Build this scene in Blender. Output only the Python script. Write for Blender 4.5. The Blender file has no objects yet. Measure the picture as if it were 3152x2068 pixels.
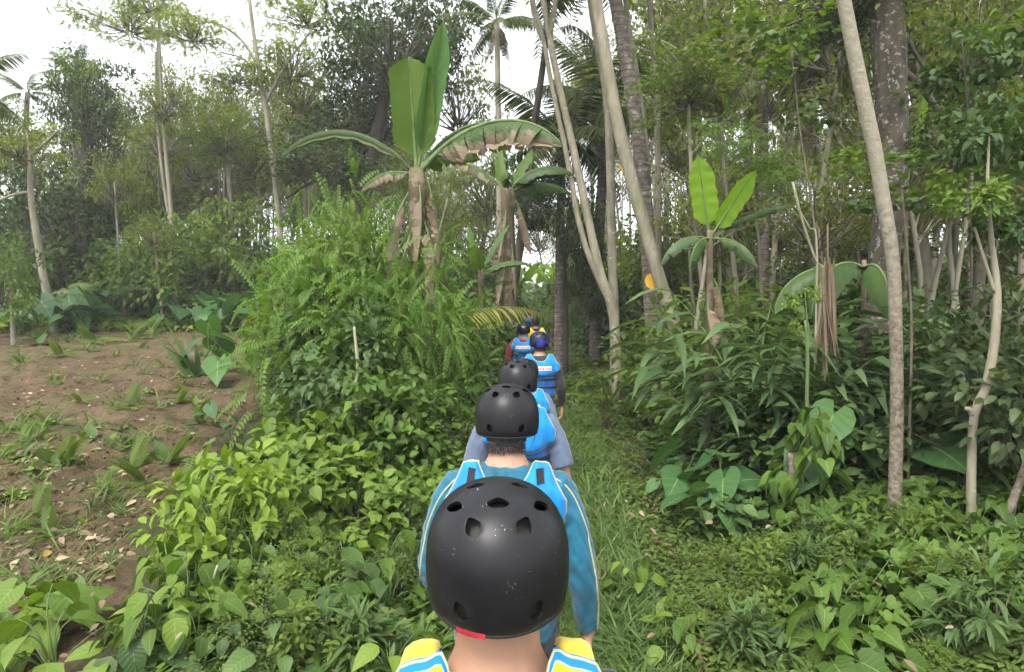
import bpy, math, random
import numpy as np
from mathutils import Vector, Matrix
from mathutils.bvhtree import BVHTree

R = math.radians
scene = bpy.context.scene
COL = scene.collection

# ---------------------------------------------------------------- camera
CAM_H = 2.04
FPX = 1900.0            # focal length in pixels of the 3152 px wide photograph
PITCH = -2.98
cam_d = bpy.data.cameras.new('camera')
cam_d.sensor_width = 36.0
cam_d.lens = 36.0 * FPX / 3152.0
cam_d.clip_start = 0.05
cam_d.clip_end = 2000.0
cam = bpy.data.objects.new('camera', cam_d)
COL.objects.link(cam)
cam.location = (0, 0, CAM_H)
cam.rotation_euler = (R(90 + PITCH), 0, 0)
scene.camera = cam

# ---------------------------------------------------------------- light: bright overcast day
SUN_EL, SUN_AZ = 58.0, 205.0       # azimuth clockwise from +Y
world = bpy.data.worlds.new('World')
scene.world = world
world.use_nodes = True
wn = world.node_tree
wn.nodes.clear()
w_out = wn.nodes.new('ShaderNodeOutputWorld')
w_bg = wn.nodes.new('ShaderNodeBackground')
w_sky = wn.nodes.new('ShaderNodeTexSky')
w_sky.sky_type = 'NISHITA'
w_sky.sun_disc = False
w_sky.sun_elevation = R(SUN_EL)
w_sky.sun_rotation = R(SUN_AZ)
w_sky.air_density = 1.0
w_sky.dust_density = 6.0
w_sky.ozone_density = 0.6
w_hs = wn.nodes.new('ShaderNodeHueSaturation')
w_hs.inputs['Saturation'].default_value = 0.22
w_bg.inputs['Strength'].default_value = 0.15
wn.links.new(w_sky.outputs['Color'], w_hs.inputs['Color'])
w_mix = wn.nodes.new('ShaderNodeMix')          # white cloud deck over the sky
w_mix.data_type = 'RGBA'
w_mix.inputs['Factor'].default_value = 0.6
w_mix.inputs['B'].default_value = (5.2, 5.35, 5.6, 1)
wn.links.new(w_hs.outputs['Color'], w_mix.inputs['A'])
wn.links.new(w_mix.outputs['Result'], w_bg.inputs['Color'])
wn.links.new(w_bg.outputs['Background'], w_out.inputs['Surface'])

sun_d = bpy.data.lights.new('sun', 'SUN')
sun_d.energy = 1.5
sun_d.angle = R(25)
sun_d.color = (1.0, 0.97, 0.92)
sun = bpy.data.objects.new('sun', sun_d)
COL.objects.link(sun)
_d = Vector((math.sin(R(SUN_AZ)) * math.cos(R(SUN_EL)), math.cos(R(SUN_AZ)) * math.cos(R(SUN_EL)), math.sin(R(SUN_EL))))
sun.rotation_euler = (-_d).to_track_quat('-Z', 'Y').to_euler()
sun.location = (0, 0, 30)

vs = scene.view_settings
vs.view_transform = 'Standard'
vs.look = 'None'
vs.exposure = 1.55
vs.gamma = 1.0
vs.use_curve_mapping = False

cy = scene.cycles
cy.max_bounces = 4
cy.diffuse_bounces = 2
cy.use_adaptive_sampling = True
cy.adaptive_threshold = 0.05
cy.adaptive_min_samples = 16
cy.glossy_bounces = 2
cy.transmission_bounces = 4
cy.transparent_max_bounces = 4
cy.volume_bounces = 0
cy.caustics_reflective = False
cy.caustics_refractive = False

# ---------------------------------------------------------------- helpers
def P(px, py, Y):
    """point at forward distance Y seen at photo pixel (px, py)"""
    p = R(PITCH)
    xc, yc = (px - 1576.0) / FPX, (1034.0 - py) / FPX
    dy = math.cos(p) - yc * math.sin(p)
    dz = math.sin(p) + yc * math.cos(p)
    k = Y / dy
    return Vector((xc * k, Y, CAM_H + dz * k))

def sstep(a, b, x):
    t = np.clip((x - a) / (b - a), 0, 1)
    return t * t * (3 - 2 * t)

def pathx(y):
    return np.interp(y, [0, 4, 7, 10, 13, 20, 32, 60, 100], [0.05, 0.08, 0.30, 0.42, 0.55, 0.85, 0.85, 0.2, 0.2])

def vnoise(x, y, s=1.0, seed=0):
    """cheap smooth 2-D noise"""
    x = np.asarray(x, float) / s + seed * 17.3
    y = np.asarray(y, float) / s - seed * 9.1
    return (np.sin(x * 1.7 + np.sin(y * 1.3) * 1.4) + np.sin(y * 2.1 + np.sin(x * 1.9 + 1.0) * 1.2) + 0.6 * np.sin(x * 3.7 - y * 2.9)) / 2.6

def H(x, y):
    x = np.asarray(x, float)
    y = np.asarray(y, float)
    d = x - pathx(y)
    h = 0.085 * np.clip(y - 3, 0, 20) * sstep(1.8, 5.5, -d)
    h = h + 0.16 * np.exp(-((d + 1.9) / 0.9) ** 2)
    h = h + 0.35 * sstep(1.0, 4.5, d)
    h = h + 0.03 * vnoise(x, y, 0.9) * sstep(0.4, 1.6, np.abs(d))
    return h

def G(x, y, dz=0.0):
    return Vector((x, y, float(H(x, y)) + dz))

class MB:
    """collects vertices / faces and builds one mesh"""
    def __init__(s):
        s.v, s.f, s.r, s.l, s.n = [], [], [], [], 0
    def add(s, v, faces, rnd=0.5, lc=None, mat=0):
        v = np.asarray(v, float).reshape(-1, 3)
        n = len(v)
        for fa in (faces if isinstance(faces, list) else [faces]):
            fa = np.asarray(fa, dtype=np.int64)
            if fa.size:
                s.f.append((fa + s.n, mat))
        s.v.append(v)
        s.r.append(np.broadcast_to(np.asarray(rnd, float), (n,)))
        s.l.append(np.zeros((n, 2)) if lc is None else np.asarray(lc, float).reshape(-1, 2))
        s.n += n
        return s
    def mesh(s, name, mats, smooth=True):
        me = bpy.data.meshes.new(name)
        v = np.concatenate(s.v)
        loops = np.concatenate([f.ravel() for f, _ in s.f])
        sizes = np.concatenate([np.full(len(f), f.shape[1]) for f, _ in s.f])
        mi = np.concatenate([np.full(len(f), m) for f, m in s.f])
        me.vertices.add(len(v))
        me.vertices.foreach_set('co', v.ravel())
        me.loops.add(len(loops))
        me.loops.foreach_set('vertex_index', loops.astype(np.int32))
        me.polygons.add(len(sizes))
        me.polygons.foreach_set('loop_start', np.concatenate([[0], np.cumsum(sizes)[:-1]]).astype(np.int32))
        for m in (mats if isinstance(mats, (list, tuple)) else [mats]):
            me.materials.append(m)
        me.polygons.foreach_set('material_index', mi.astype(np.int32))
        me.polygons.foreach_set('use_smooth', np.full(len(sizes), smooth))
        a = me.attributes.new('rnd', 'FLOAT', 'POINT')
        a.data.foreach_set('value', np.concatenate(s.r))
        a = me.attributes.new('lc', 'FLOAT2', 'POINT')
        a.data.foreach_set('vector', np.concatenate(s.l).ravel())
        me.update(calc_edges=True)
        return me

def O(name, me, parent=None, loc=None, rot=None, scale=None, mtx=None, label=None, cat=None, group=None, kind=None):
    o = bpy.data.objects.new(name, me)
    COL.objects.link(o)
    if parent is not None:
        o.parent = parent
    if mtx is not None:
        o.matrix_local = mtx
    else:
        if loc is not None: o.location = loc
        if rot is not None: o.rotation_euler = rot
        if scale is not None: o.scale = (scale,) * 3 if isinstance(scale, (int, float)) else scale
    if label: o['label'] = label
    if cat: o['category'] = cat
    if group: o['group'] = group
    if kind: o['kind'] = kind
    return o

def norm(a):
    a = np.asarray(a, float)
    return a / (np.linalg.norm(a, axis=-1, keepdims=True) + 1e-9)

def frames(d, up):
    """(N,3,3) matrices whose columns are x, y=d, z~up"""
    d = norm(d)
    up = np.asarray(up, float) + 1e-4 * np.array([0.3, 0.7, 0.1])
    x = norm(np.cross(d, up))
    z = np.cross(x, d)
    return np.stack([x, d, z], axis=-1)

def inst(mb, tpl, pos, F, scale, rnd, mat=0):
    tv, tf, tl = tpl
    pos = np.asarray(pos, float)
    n, k = len(pos), len(tv)
    scale = np.asarray(scale, float)
    if scale.ndim == 1:
        scale = scale[:, None]
    sv = tv[None] * scale[:, None, :]
    V = np.einsum('nij,nkj->nki', F, sv) + pos[:, None, :]
    off = (np.arange(n) * k)[:, None, None]
    faces = [(f[None] + off).reshape(-1, f.shape[1]) for f in tf]
    mb.add(V.reshape(-1, 3), faces, np.repeat(rnd, k), np.tile(tl, (n, 1)), mat)

def tube(mb, pts, rad, seg=8, rnd=0.5, mat=0, cap=True, wob=0.0, rs=None):
    pts = np.asarray([tuple(p) for p in pts], float)
    n = len(pts)
    rad = np.broadcast_to(np.asarray(rad, float), (n,))
    t = np.gradient(pts, axis=0)
    t = norm(t)
    ref = np.array([0.0, 1.0, 0.0]) if abs(t[:, 1]).mean() < 0.8 else np.array([1.0, 0, 0])
    x = norm(np.cross(t, ref))
    y = np.cross(t, x)
    a = np.linspace(0, 2 * np.pi, seg, endpoint=False)
    rr = rad[:, None] * np.ones(seg)
    if wob and rs is not None:
        rr = rr * (1 + wob * rs.uniform(-1, 1, (n, seg)))
    V = pts[:, None] + rr[..., None] * (np.cos(a)[None, :, None] * x[:, None] + np.sin(a)[None, :, None] * y[:, None])
    i = np.arange(n - 1)[:, None] * seg
    j = np.arange(seg)[None]
    j2 = (j + 1) % seg
    q = np.stack([i + j, i + j2, i + seg + j2, i + seg + j], -1).reshape(-1, 4)
    V = V.reshape(-1, 3)
    fs = [q]
    if cap:
        V = np.concatenate([V, pts[:1], pts[-1:]])
        c0, c1 = n * seg, n * seg + 1
        jj = np.arange(seg)
        k2 = (jj + 1) % seg
        fs.append(np.stack([k2, jj, np.full(seg, c0)], -1))
        fs.append(np.stack([(n - 1) * seg + jj, (n - 1) * seg + k2, np.full(seg, c1)], -1))
    lc = np.zeros((len(V), 2))
    lc[:n * seg, 1] = np.repeat(np.linspace(0, 1, n), seg)
    mb.add(V, fs, rnd, lc, mat)

def spline(pts, n=12):
    """Catmull-Rom through pts"""
    p = np.asarray([tuple(q) for q in pts], float)
    if len(p) < 3:
        return np.array([p[0] + (p[-1] - p[0]) * t for t in np.linspace(0, 1, n)])
    p = np.concatenate([[2 * p[0] - p[1]], p, [2 * p[-1] - p[-2]]])
    out = []
    m = len(p) - 3
    for s in np.linspace(0, m - 1e-6, n):
        i = int(s)
        t = s - i
        a, b, c, d = p[i:i + 4]
        out.append(0.5 * (2 * b + (c - a) * t + (2 * a - 5 * b + 4 * c - d) * t * t + (3 * b - a - 3 * c + d) * t ** 3))
    return np.array(out)

MARKS = [(1093, 1220, 'near the bare pale stick'), (1283, 700, 'below the big banana plant'), (1562, 750, 'by the second banana plant'), (640, 1000, 'by the tall field taro'), (600, 1900, 'by the woody stems'),
         (60, 1950, 'in the bottom left corner'), (1330, 1750, 'beside the nearest helmet'), (1850, 1800, 'beside the teal sleeve'), (1780, 1420, 'level with the slate T-shirt'), (2215, 1350, 'by the heart-leaved taro'),
         (2330, 1000, 'by the large ginger clump'), (2484, 1200, 'by the vine stake'), (2740, 1450, 'at the foot of the cracked trunk'), (2990, 1600, 'by the crooked tree'), (3090, 1950, 'in the bottom right corner'),
         (2150, 1850, 'low down right of the walkers'), (2560, 1850, 'low down below the cracked trunk'), (2800, 1800, 'under the crooked tree'), (1920, 800, 'by the pale leaning trunks'), (1640, 920, 'by the far walkers'),
         (2180, 650, 'by the light banana seedling'), (2740, 350, 'by the lichen trunk'), (3050, 300, 'in the upper right corner'), (2400, 150, 'by the tall bright sapling'), (540, 600, 'by the paired trunks'),
         (250, 550, 'by the dense dark tree'), (150, 850, 'by the leaning field tree'), (820, 300, 'by the airy tree'), (1150, 350, 'by the big dark tree'), (900, 700, 'by the feathery shrubs'), (1700, 300, 'by the pale double stem'),
         (400, 1150, 'in the far middle of the field'), (80, 1300, 'at the left edge of the field'), (700, 1200, 'beside the hedge'), (150, 1700, 'low on the field'), (450, 1500, 'near the fern weeds'), (900, 1450, 'under the tall hedge'),
         (1250, 1450, 'left of the second helmet'), (850, 1800, 'among the lower left weeds'), (1080, 1950, 'at the bottom left of the nearest neck'), (2950, 1000, 'behind the crooked tree'), (3100, 1250, 'at the right edge')]
def where(v):
    """nearest landmark in the picture"""
    p = R(PITCH)
    x, y, z = v[0], v[1], v[2] - CAM_H
    fw = y * math.cos(p) + z * math.sin(p)
    up = -y * math.sin(p) + z * math.cos(p)
    px, py = 1576 + FPX * x / max(fw, 0.1), 1034 - FPX * up / max(fw, 0.1)
    return min(MARKS, key=lambda m: (m[0] - px) ** 2 + (m[1] - py) ** 2)[2]

# ---------------------------------------------------------------- materials
def nodes(m):
    m.use_nodes = True
    nt = m.node_tree
    nt.nodes.clear()
    return nt, nt.nodes, nt.links

def N(ns, kind, **kw):
    n = ns.new(kind)
    for k, v in kw.items():
        if k in n.inputs.keys():
            n.inputs[k].default_value = v
        else:
            setattr(n, k, v)
    return n

def ramp(ns, stops, interp='LINEAR'):
    r = ns.new('ShaderNodeValToRGB')
    r.color_ramp.interpolation = interp
    el = r.color_ramp.elements
    el[0].position, el[0].color = stops[0][0], (*stops[0][1], 1)
    el[1].position, el[1].color = stops[-1][0], (*stops[-1][1], 1)
    for p, c in stops[1:-1]:
        e = el.new(p)
        e.color = (*c, 1)
    return r

def mixc(ns, ln, a, b, fac, mode='MIX'):
    m = ns.new('ShaderNodeMix')
    m.data_type = 'RGBA'
    m.blend_type = mode
    for s, v in ((m.inputs['Factor'], fac), (m.inputs['A'], a), (m.inputs['B'], b)):
        if hasattr(v, 'is_linked'):
            ln.new(v, s)
        elif isinstance(v, (int, float)):
            s.default_value = v
        else:
            s.default_value = (*v, 1)
    return m.outputs['Result']

def math_(ns, ln, op, a, b=0.0):
    m = ns.new('ShaderNodeMath')
    m.operation = op
    for s, v in ((m.inputs[0], a), (m.inputs[1], b)):
        if hasattr(v, 'is_linked'):
            ln.new(v, s)
        else:
            s.default_value = v
    return m.outputs[0]

def leafmat(name, dark, light, old=(0.30, 0.24, 0.04), old_at=0.975, transl=0.32, rough=0.5, veins=0.0, vein_n=9, dry=0.0, spec=0.22):
    if not any(k in name for k in ('dark', 'taro', 'ginger', 'dead', 'hang', 'yellow', 'deep', 'grass')):
        dark, light = ((c[0] * 1.14, c[1] * 1.06, c[2] * 0.82) for c in (dark, light))
    m = bpy.data.materials.new(name)
    nt, ns, ln = nodes(m)
    out = N(ns, 'ShaderNodeOutputMaterial')
    at = N(ns, 'ShaderNodeAttribute', attribute_name='rnd')
    oi = N(ns, 'ShaderNodeObjectInfo')
    rp = ramp(ns, [(0.0, dark), (old_at - 0.03, light), (old_at, old), (1.0, old)])
    v = math_(ns, ln, 'ADD', at.outputs['Fac'], math_(ns, ln, 'MULTIPLY', math_(ns, ln, 'SUBTRACT', oi.outputs['Random'], 0.5), 0.25))
    v = math_(ns, ln, 'MINIMUM', v, math_(ns, ln, 'MAXIMUM', at.outputs['Fac'], old_at - 0.031))
    ln.new(v, rp.inputs['Fac'])
    col = rp.outputs['Color']
    geo = N(ns, 'ShaderNodeNewGeometry')
    nz = N(ns, 'ShaderNodeTexNoise', Scale=2.2, Detail=2.0)
    ln.new(geo.outputs['Position'], nz.inputs['Vector'])
    col = mixc(ns, ln, col, mixc(ns, ln, col, (1.5, 1.35, 1.1), 1.0, 'MULTIPLY'), math_(ns, ln, 'MULTIPLY', nz.outputs['Fac'], 0.7))
    pb = N(ns, 'ShaderNodeBsdfPrincipled', Roughness=rough)
    pb.inputs['Specular IOR Level'].default_value = spec
    if veins or dry:
        la = N(ns, 'ShaderNodeAttribute', attribute_name='lc')
        sp = N(ns, 'ShaderNodeSeparateXYZ')
        ln.new(la.outputs['Vector'], sp.inputs[0])
        ax = math_(ns, ln, 'ABSOLUTE', sp.outputs['X'])
        if veins:
            mid = math_(ns, ln, 'LESS_THAN', ax, 0.035)
            sv = math_(ns, ln, 'SINE', math_(ns, ln, 'MULTIPLY', math_(ns, ln, 'SUBTRACT', sp.outputs['Y'], math_(ns, ln, 'MULTIPLY', ax, 0.25)), vein_n * 6.283))
            svl = math_(ns, ln, 'GREATER_THAN', sv, 0.93)
            lines = math_(ns, ln, 'MULTIPLY', math_(ns, ln, 'MAXIMUM', mid, math_(ns, ln, 'MULTIPLY', svl, 0.22)), veins)
            col = mixc(ns, ln, col, mixc(ns, ln, col, (0.30, 0.40, 0.14), 0.5), lines)
            bp = N(ns, 'ShaderNodeBump', Strength=0.16, Distance=0.006)
            ln.new(sv, bp.inputs['Height'])
            ln.new(bp.outputs['Normal'], pb.inputs['Normal'])
        if dry:
            nd = N(ns, 'ShaderNodeTexNoise', Scale=7.0, Detail=4.0)
            ln.new(geo.outputs['Position'], nd.inputs['Vector'])
            f = math_(ns, ln, 'ADD', math_(ns, ln, 'MULTIPLY', ax, 0.55), math_(ns, ln, 'MULTIPLY', nd.outputs['Fac'], 0.7))
            rr = ramp(ns, [(1.0 - dry, (0, 0, 0)), (min(1.0, 1.12 - dry), (1, 1, 1))])
            ln.new(f, rr.inputs['Fac'])
            col = mixc(ns, ln, col, (0.24, 0.19, 0.13), rr.outputs['Color'])
    ln.new(col, pb.inputs['Base Color'])
    tr = N(ns, 'ShaderNodeBsdfTranslucent')
    ln.new(mixc(ns, ln, col, (1.25, 1.35, 0.55), 1.0, 'MULTIPLY'), tr.inputs['Color'])
    mx = N(ns, 'ShaderNodeMixShader')
    mx.inputs[0].default_value = transl
    ln.new(pb.outputs[0], mx.inputs[1])
    ln.new(tr.outputs[0], mx.inputs[2])
    ln.new(mx.outputs[0], out.inputs['Surface'])
    return m

def barkmat(name, base, dark, scale=6.0, stretch=0.25, lichen=None, lich_at=0.62, lich_s=9.0, lich_f=0.75, moss=None, rings=0.0, bump=0.5, upper=None):
    m = bpy.data.materials.new(name)
    nt, ns, ln = nodes(m)
    out = N(ns, 'ShaderNodeOutputMaterial')
    geo = N(ns, 'ShaderNodeNewGeometry')
    mp = N(ns, 'ShaderNodeMapping')
    mp.inputs['Scale'].default_value = (1, 1, stretch)
    ln.new(geo.outputs['Position'], mp.inputs['Vector'])
    n1 = N(ns, 'ShaderNodeTexNoise', Scale=scale, Detail=6.0, Roughness=0.65)
    ln.new(mp.outputs[0], n1.inputs['Vector'])
    rp = ramp(ns, [(0.32, dark), (0.62, base), (0.8, tuple(min(1, c * 1.25) for c in base))])
    ln.new(n1.outputs['Fac'], rp.inputs['Fac'])
    col = rp.outputs['Color']
    hgt = n1.outputs['Fac']
    if lichen:
        n2 = N(ns, 'ShaderNodeTexNoise', Scale=lich_s, Detail=5.0, Roughness=0.6)
        ln.new(geo.outputs['Position'], n2.inputs['Vector'])
        r2 = ramp(ns, [(lich_at, (0, 0, 0)), (lich_at + 0.05, (1, 1, 1))])
        ln.new(n2.outputs['Fac'], r2.inputs['Fac'])
        col = mixc(ns, ln, col, lichen, math_(ns, ln, 'MULTIPLY', r2.outputs['Color'], lich_f))
    if moss:
        n3 = N(ns, 'ShaderNodeTexNoise', Scale=2.0, Detail=4.0)
        ln.new(geo.outputs['Position'], n3.inputs['Vector'])
        r3 = ramp(ns, [(0.5, (0, 0, 0)), (0.7, (1, 1, 1))])
        ln.new(n3.outputs['Fac'], r3.inputs['Fac'])
        col = mixc(ns, ln, col, moss, math_(ns, ln, 'MULTIPLY', r3.outputs['Color'], 0.6))
    if rings:
        sp = N(ns, 'ShaderNodeSeparateXYZ')
        ln.new(geo.outputs['Position'], sp.inputs[0])
        z = math_(ns, ln, 'ADD', sp.outputs['Z'], math_(ns, ln, 'MULTIPLY', n1.outputs['Fac'], 0.06))
        s = math_(ns, ln, 'SINE', math_(ns, ln, 'MULTIPLY', z, rings))
        g = math_(ns, ln, 'GREATER_THAN', s, 0.82)
        col = mixc(ns, ln, col, dark, math_(ns, ln, 'MULTIPLY', g, 0.75))
        hgt = math_(ns, ln, 'SUBTRACT', hgt, math_(ns, ln, 'MULTIPLY', g, 0.6))
    if upper:                                   # smooth paler bark higher up the stem
        sz = N(ns, 'ShaderNodeSeparateXYZ')
        ln.new(geo.outputs['Position'], sz.inputs[0])
        ru = ramp(ns, [(0.0, (0, 0, 0)), (1.0, (1, 1, 1))])
        ln.new(math_(ns, ln, 'MULTIPLY', math_(ns, ln, 'SUBTRACT', sz.outputs['Z'], 1.6), 0.8), ru.inputs['Fac'])
        col = mixc(ns, ln, col, mixc(ns, ln, upper, col, 0.3), math_(ns, ln, 'MULTIPLY', ru.outputs['Color'], 0.85))
    pb = N(ns, 'ShaderNodeBsdfPrincipled', Roughness=0.85)
    pb.inputs['Specular IOR Level'].default_value = 0.2
    ln.new(col, pb.inputs['Base Color'])
    bp = N(ns, 'ShaderNodeBump', Strength=bump, Distance=0.02)
    ln.new(hgt, bp.inputs['Height'])
    ln.new(bp.outputs[0], pb.inputs['Normal'])
    ln.new(pb.outputs[0], out.inputs['Surface'])
    return m

def plain(name, col, rough=0.6, noise=0.0, nscale=20.0, bump=0.0, spec=0.4, sheen=0.0):
    m = bpy.data.materials.new(name)
    nt, ns, ln = nodes(m)
    out = N(ns, 'ShaderNodeOutputMaterial')
    pb = N(ns, 'ShaderNodeBsdfPrincipled', Roughness=rough)
    pb.inputs['Base Color'].default_value = (*col, 1)
    pb.inputs['Specular IOR Level'].default_value = spec
    if sheen:
        pb.inputs['Sheen Weight'].default_value = sheen
    if noise or bump:
        tc = N(ns, 'ShaderNodeTexCoord')
        nz = N(ns, 'ShaderNodeTexNoise', Scale=nscale, Detail=4.0)
        ln.new(tc.outputs['Object'], nz.inputs['Vector'])
        if noise:
            lo, hi = tuple(c * (1 - noise) for c in col), tuple(min(1, c * (1 + noise)) for c in col)
            rp = ramp(ns, [(0.3, lo), (0.7, hi)])
            ln.new(nz.outputs['Fac'], rp.inputs['Fac'])
            ln.new(rp.outputs['Color'], pb.inputs['Base Color'])
        if bump:
            bp = N(ns, 'ShaderNodeBump', Strength=bump, Distance=0.01)
            ln.new(nz.outputs['Fac'], bp.inputs['Height'])
            ln.new(bp.outputs[0], pb.inputs['Normal'])
    ln.new(pb.outputs[0], out.inputs['Surface'])
    return m

M = {}
M['leaf_mid'] = leafmat('leaf_mid', (0.045, 0.084, 0.022), (0.125, 0.195, 0.052), transl=0.48)
M['leaf_bright'] = leafmat('leaf_bright', (0.041, 0.090, 0.018), (0.115, 0.195, 0.036), veins=0.7, vein_n=7)
M['leaf_pin'] = leafmat('leaf_pin', (0.042, 0.104, 0.022), (0.105, 0.198, 0.042), transl=0.42)
M['leaf_fresh'] = leafmat('leaf_fresh', (0.070, 0.135, 0.024), (0.165, 0.260, 0.046))
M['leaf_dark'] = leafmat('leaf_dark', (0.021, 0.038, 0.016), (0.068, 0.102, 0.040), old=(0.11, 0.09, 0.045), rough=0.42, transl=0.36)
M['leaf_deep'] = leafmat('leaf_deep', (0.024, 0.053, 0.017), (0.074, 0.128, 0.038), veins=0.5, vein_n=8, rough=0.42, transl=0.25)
M['leaf_olive'] = leafmat('leaf_olive', (0.060, 0.092, 0.026), (0.160, 0.205, 0.064), old=(0.2, 0.15, 0.05), old_at=0.96, transl=0.5)
M['leaf_feather'] = leafmat('leaf_feather', (0.075, 0.115, 0.034), (0.160, 0.215, 0.068), transl=0.5)
M['leaf_herb'] = leafmat('leaf_herb', (0.032, 0.060, 0.018), (0.086, 0.140, 0.040), old=(0.10, 0.07, 0.04), old_at=0.97, rough=0.6)
M['leaf_heart'] = leafmat('leaf_heart', (0.024, 0.058, 0.013), (0.072, 0.140, 0.027), veins=0.8, vein_n=6, rough=0.55)
M['leaf_taro'] = leafmat('leaf_taro', (0.030, 0.082, 0.030), (0.075, 0.160, 0.050), veins=0.9, vein_n=5, rough=0.5, old_at=0.99)
M['leaf_ginger'] = leafmat('leaf_ginger', (0.034, 0.070, 0.030), (0.095, 0.155, 0.066), veins=0.4, vein_n=14, rough=0.42)
M['banana'] = leafmat('banana', (0.050, 0.105, 0.022), (0.085, 0.160, 0.035), veins=0.8, vein_n=26, rough=0.4, transl=0.4, old_at=0.995)
M['banana_fresh'] = leafmat('banana_fresh', (0.13, 0.26, 0.022), (0.17, 0.33, 0.03), veins=0.6, vein_n=26, rough=0.42, transl=0.45, old_at=0.995)
M['banana_dry'] = leafmat('banana_dry', (0.035, 0.075, 0.026), (0.06, 0.11, 0.035), veins=0.4, vein_n=26, dry=0.42, old_at=0.995)
M['palm'] = leafmat('palm', (0.026, 0.050, 0.020), (0.085, 0.125, 0.042), old=(0.16, 0.13, 0.05), old_at=0.94, rough=0.42)
M['palm_pale'] = leafmat('palm_pale', (0.10, 0.13, 0.04), (0.20, 0.22, 0.08))
M['grass'] = leafmat('grass', (0.044, 0.090, 0.022), (0.108, 0.172, 0.050), old=(0.20, 0.17, 0.08), old_at=0.975, rough=0.55)
M['dead_leaf'] = leafmat('dead_leaf', (0.11, 0.08, 0.05), (0.34, 0.27, 0.19), old=(0.34, 0.22, 0.06), old_at=0.97, transl=0.1, rough=0.8)
M['hang_dry'] = leafmat('hang_dry', (0.10, 0.075, 0.055), (0.25, 0.20, 0.15), transl=0.12, rough=0.85)
M['yellow_leaf'] = leafmat('yellow_leaf', (0.50, 0.30, 0.02), (0.62, 0.38, 0.03), old=(0.3, 0.16, 0.03), rough=0.6)
M['bark_pale'] = barkmat('bark_pale', (0.30, 0.27, 0.20), (0.16, 0.14, 0.10), 7.0, 0.3, lichen=(0.40, 0.39, 0.34), moss=(0.17, 0.19, 0.09))
M['bark_far'] = barkmat('bark_far', (0.27, 0.245, 0.18), (0.15, 0.135, 0.10), 4.0, 0.3)
M['bark_dark'] = barkmat('bark_dark', (0.085, 0.070, 0.055), (0.03, 0.025, 0.02), 8.0, 0.3)
M['bark_lichen'] = barkmat('bark_lichen', (0.085, 0.072, 0.052), (0.030, 0.026, 0.020), 9.0, 0.5, lichen=(0.34, 0.33, 0.30), lich_at=0.57, lich_s=17.0, lich_f=0.6, moss=(0.08, 0.08, 0.03))
M['bark_ring'] = barkmat('bark_ring', (0.20, 0.17, 0.14), (0.075, 0.06, 0.05), 9.0, 1.0, lichen=(0.33, 0.31, 0.28), lich_at=0.6, rings=52.0)
M['bark_two'] = barkmat('bark_two', (0.20, 0.165, 0.12), (0.065, 0.05, 0.038), 16.0, 1.2, lichen=(0.27, 0.24, 0.18), lich_at=0.50, lich_s=34.0, lich_f=0.45, bump=0.9, upper=(0.33, 0.31, 0.23))
M['bark_crack'] = barkmat('bark_crack', (0.19, 0.155, 0.115), (0.065, 0.05, 0.038), 16.0, 1.2, lichen=(0.27, 0.24, 0.18), lich_at=0.50, lich_s=34.0, lich_f=0.45, bump=0.9)
M['stem_green'] = plain('stem_green', (0.10, 0.15, 0.045), 0.6, 0.3, 8)
M['twig'] = plain('twig', (0.12, 0.10, 0.07), 0.85, 0.35, 12)
M['stick'] = barkmat('stick', (0.36, 0.34, 0.24), (0.20, 0.19, 0.12), 12.0, 0.2)
M['pseudostem'] = barkmat('pseudostem', (0.13, 0.105, 0.06), (0.045, 0.034, 0.024), 12.0, 0.12, lichen=(0.20, 0.15, 0.11), lich_at=0.52, lich_s=6.0, moss=(0.09, 0.12, 0.04), bump=0.9)
# ---------------------------------------------------------------- ground
def axis_pts(segs):
    out = []
    for a, b, n in segs:
        out.append(np.linspace(a, b, n, endpoint=False))
    return np.concatenate(out + [[segs[-1][1]]])

def sheet(name, xs, ys, zf, mat, label=None, kind='structure', keep=None):
    X, Y = np.meshgrid(xs, ys)
    Z = zf(X, Y)
    nx, ny = len(xs), len(ys)
    i = np.arange(ny - 1)[:, None] * nx
    j = np.arange(nx - 1)[None]
    q = np.stack([i + j, i + j + 1, i + nx + j + 1, i + nx + j], -1).reshape(-1, 4)
    if keep is not None:
        k = keep(X, Y).ravel()
        q = q[k[q].all(1)]
    mb = MB()
    mb.add(np.stack([X, Y, Z], -1).reshape(-1, 3), q)
    me = mb.mesh(name, mat)
    return O(name, me, label=label, kind=kind)

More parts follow.
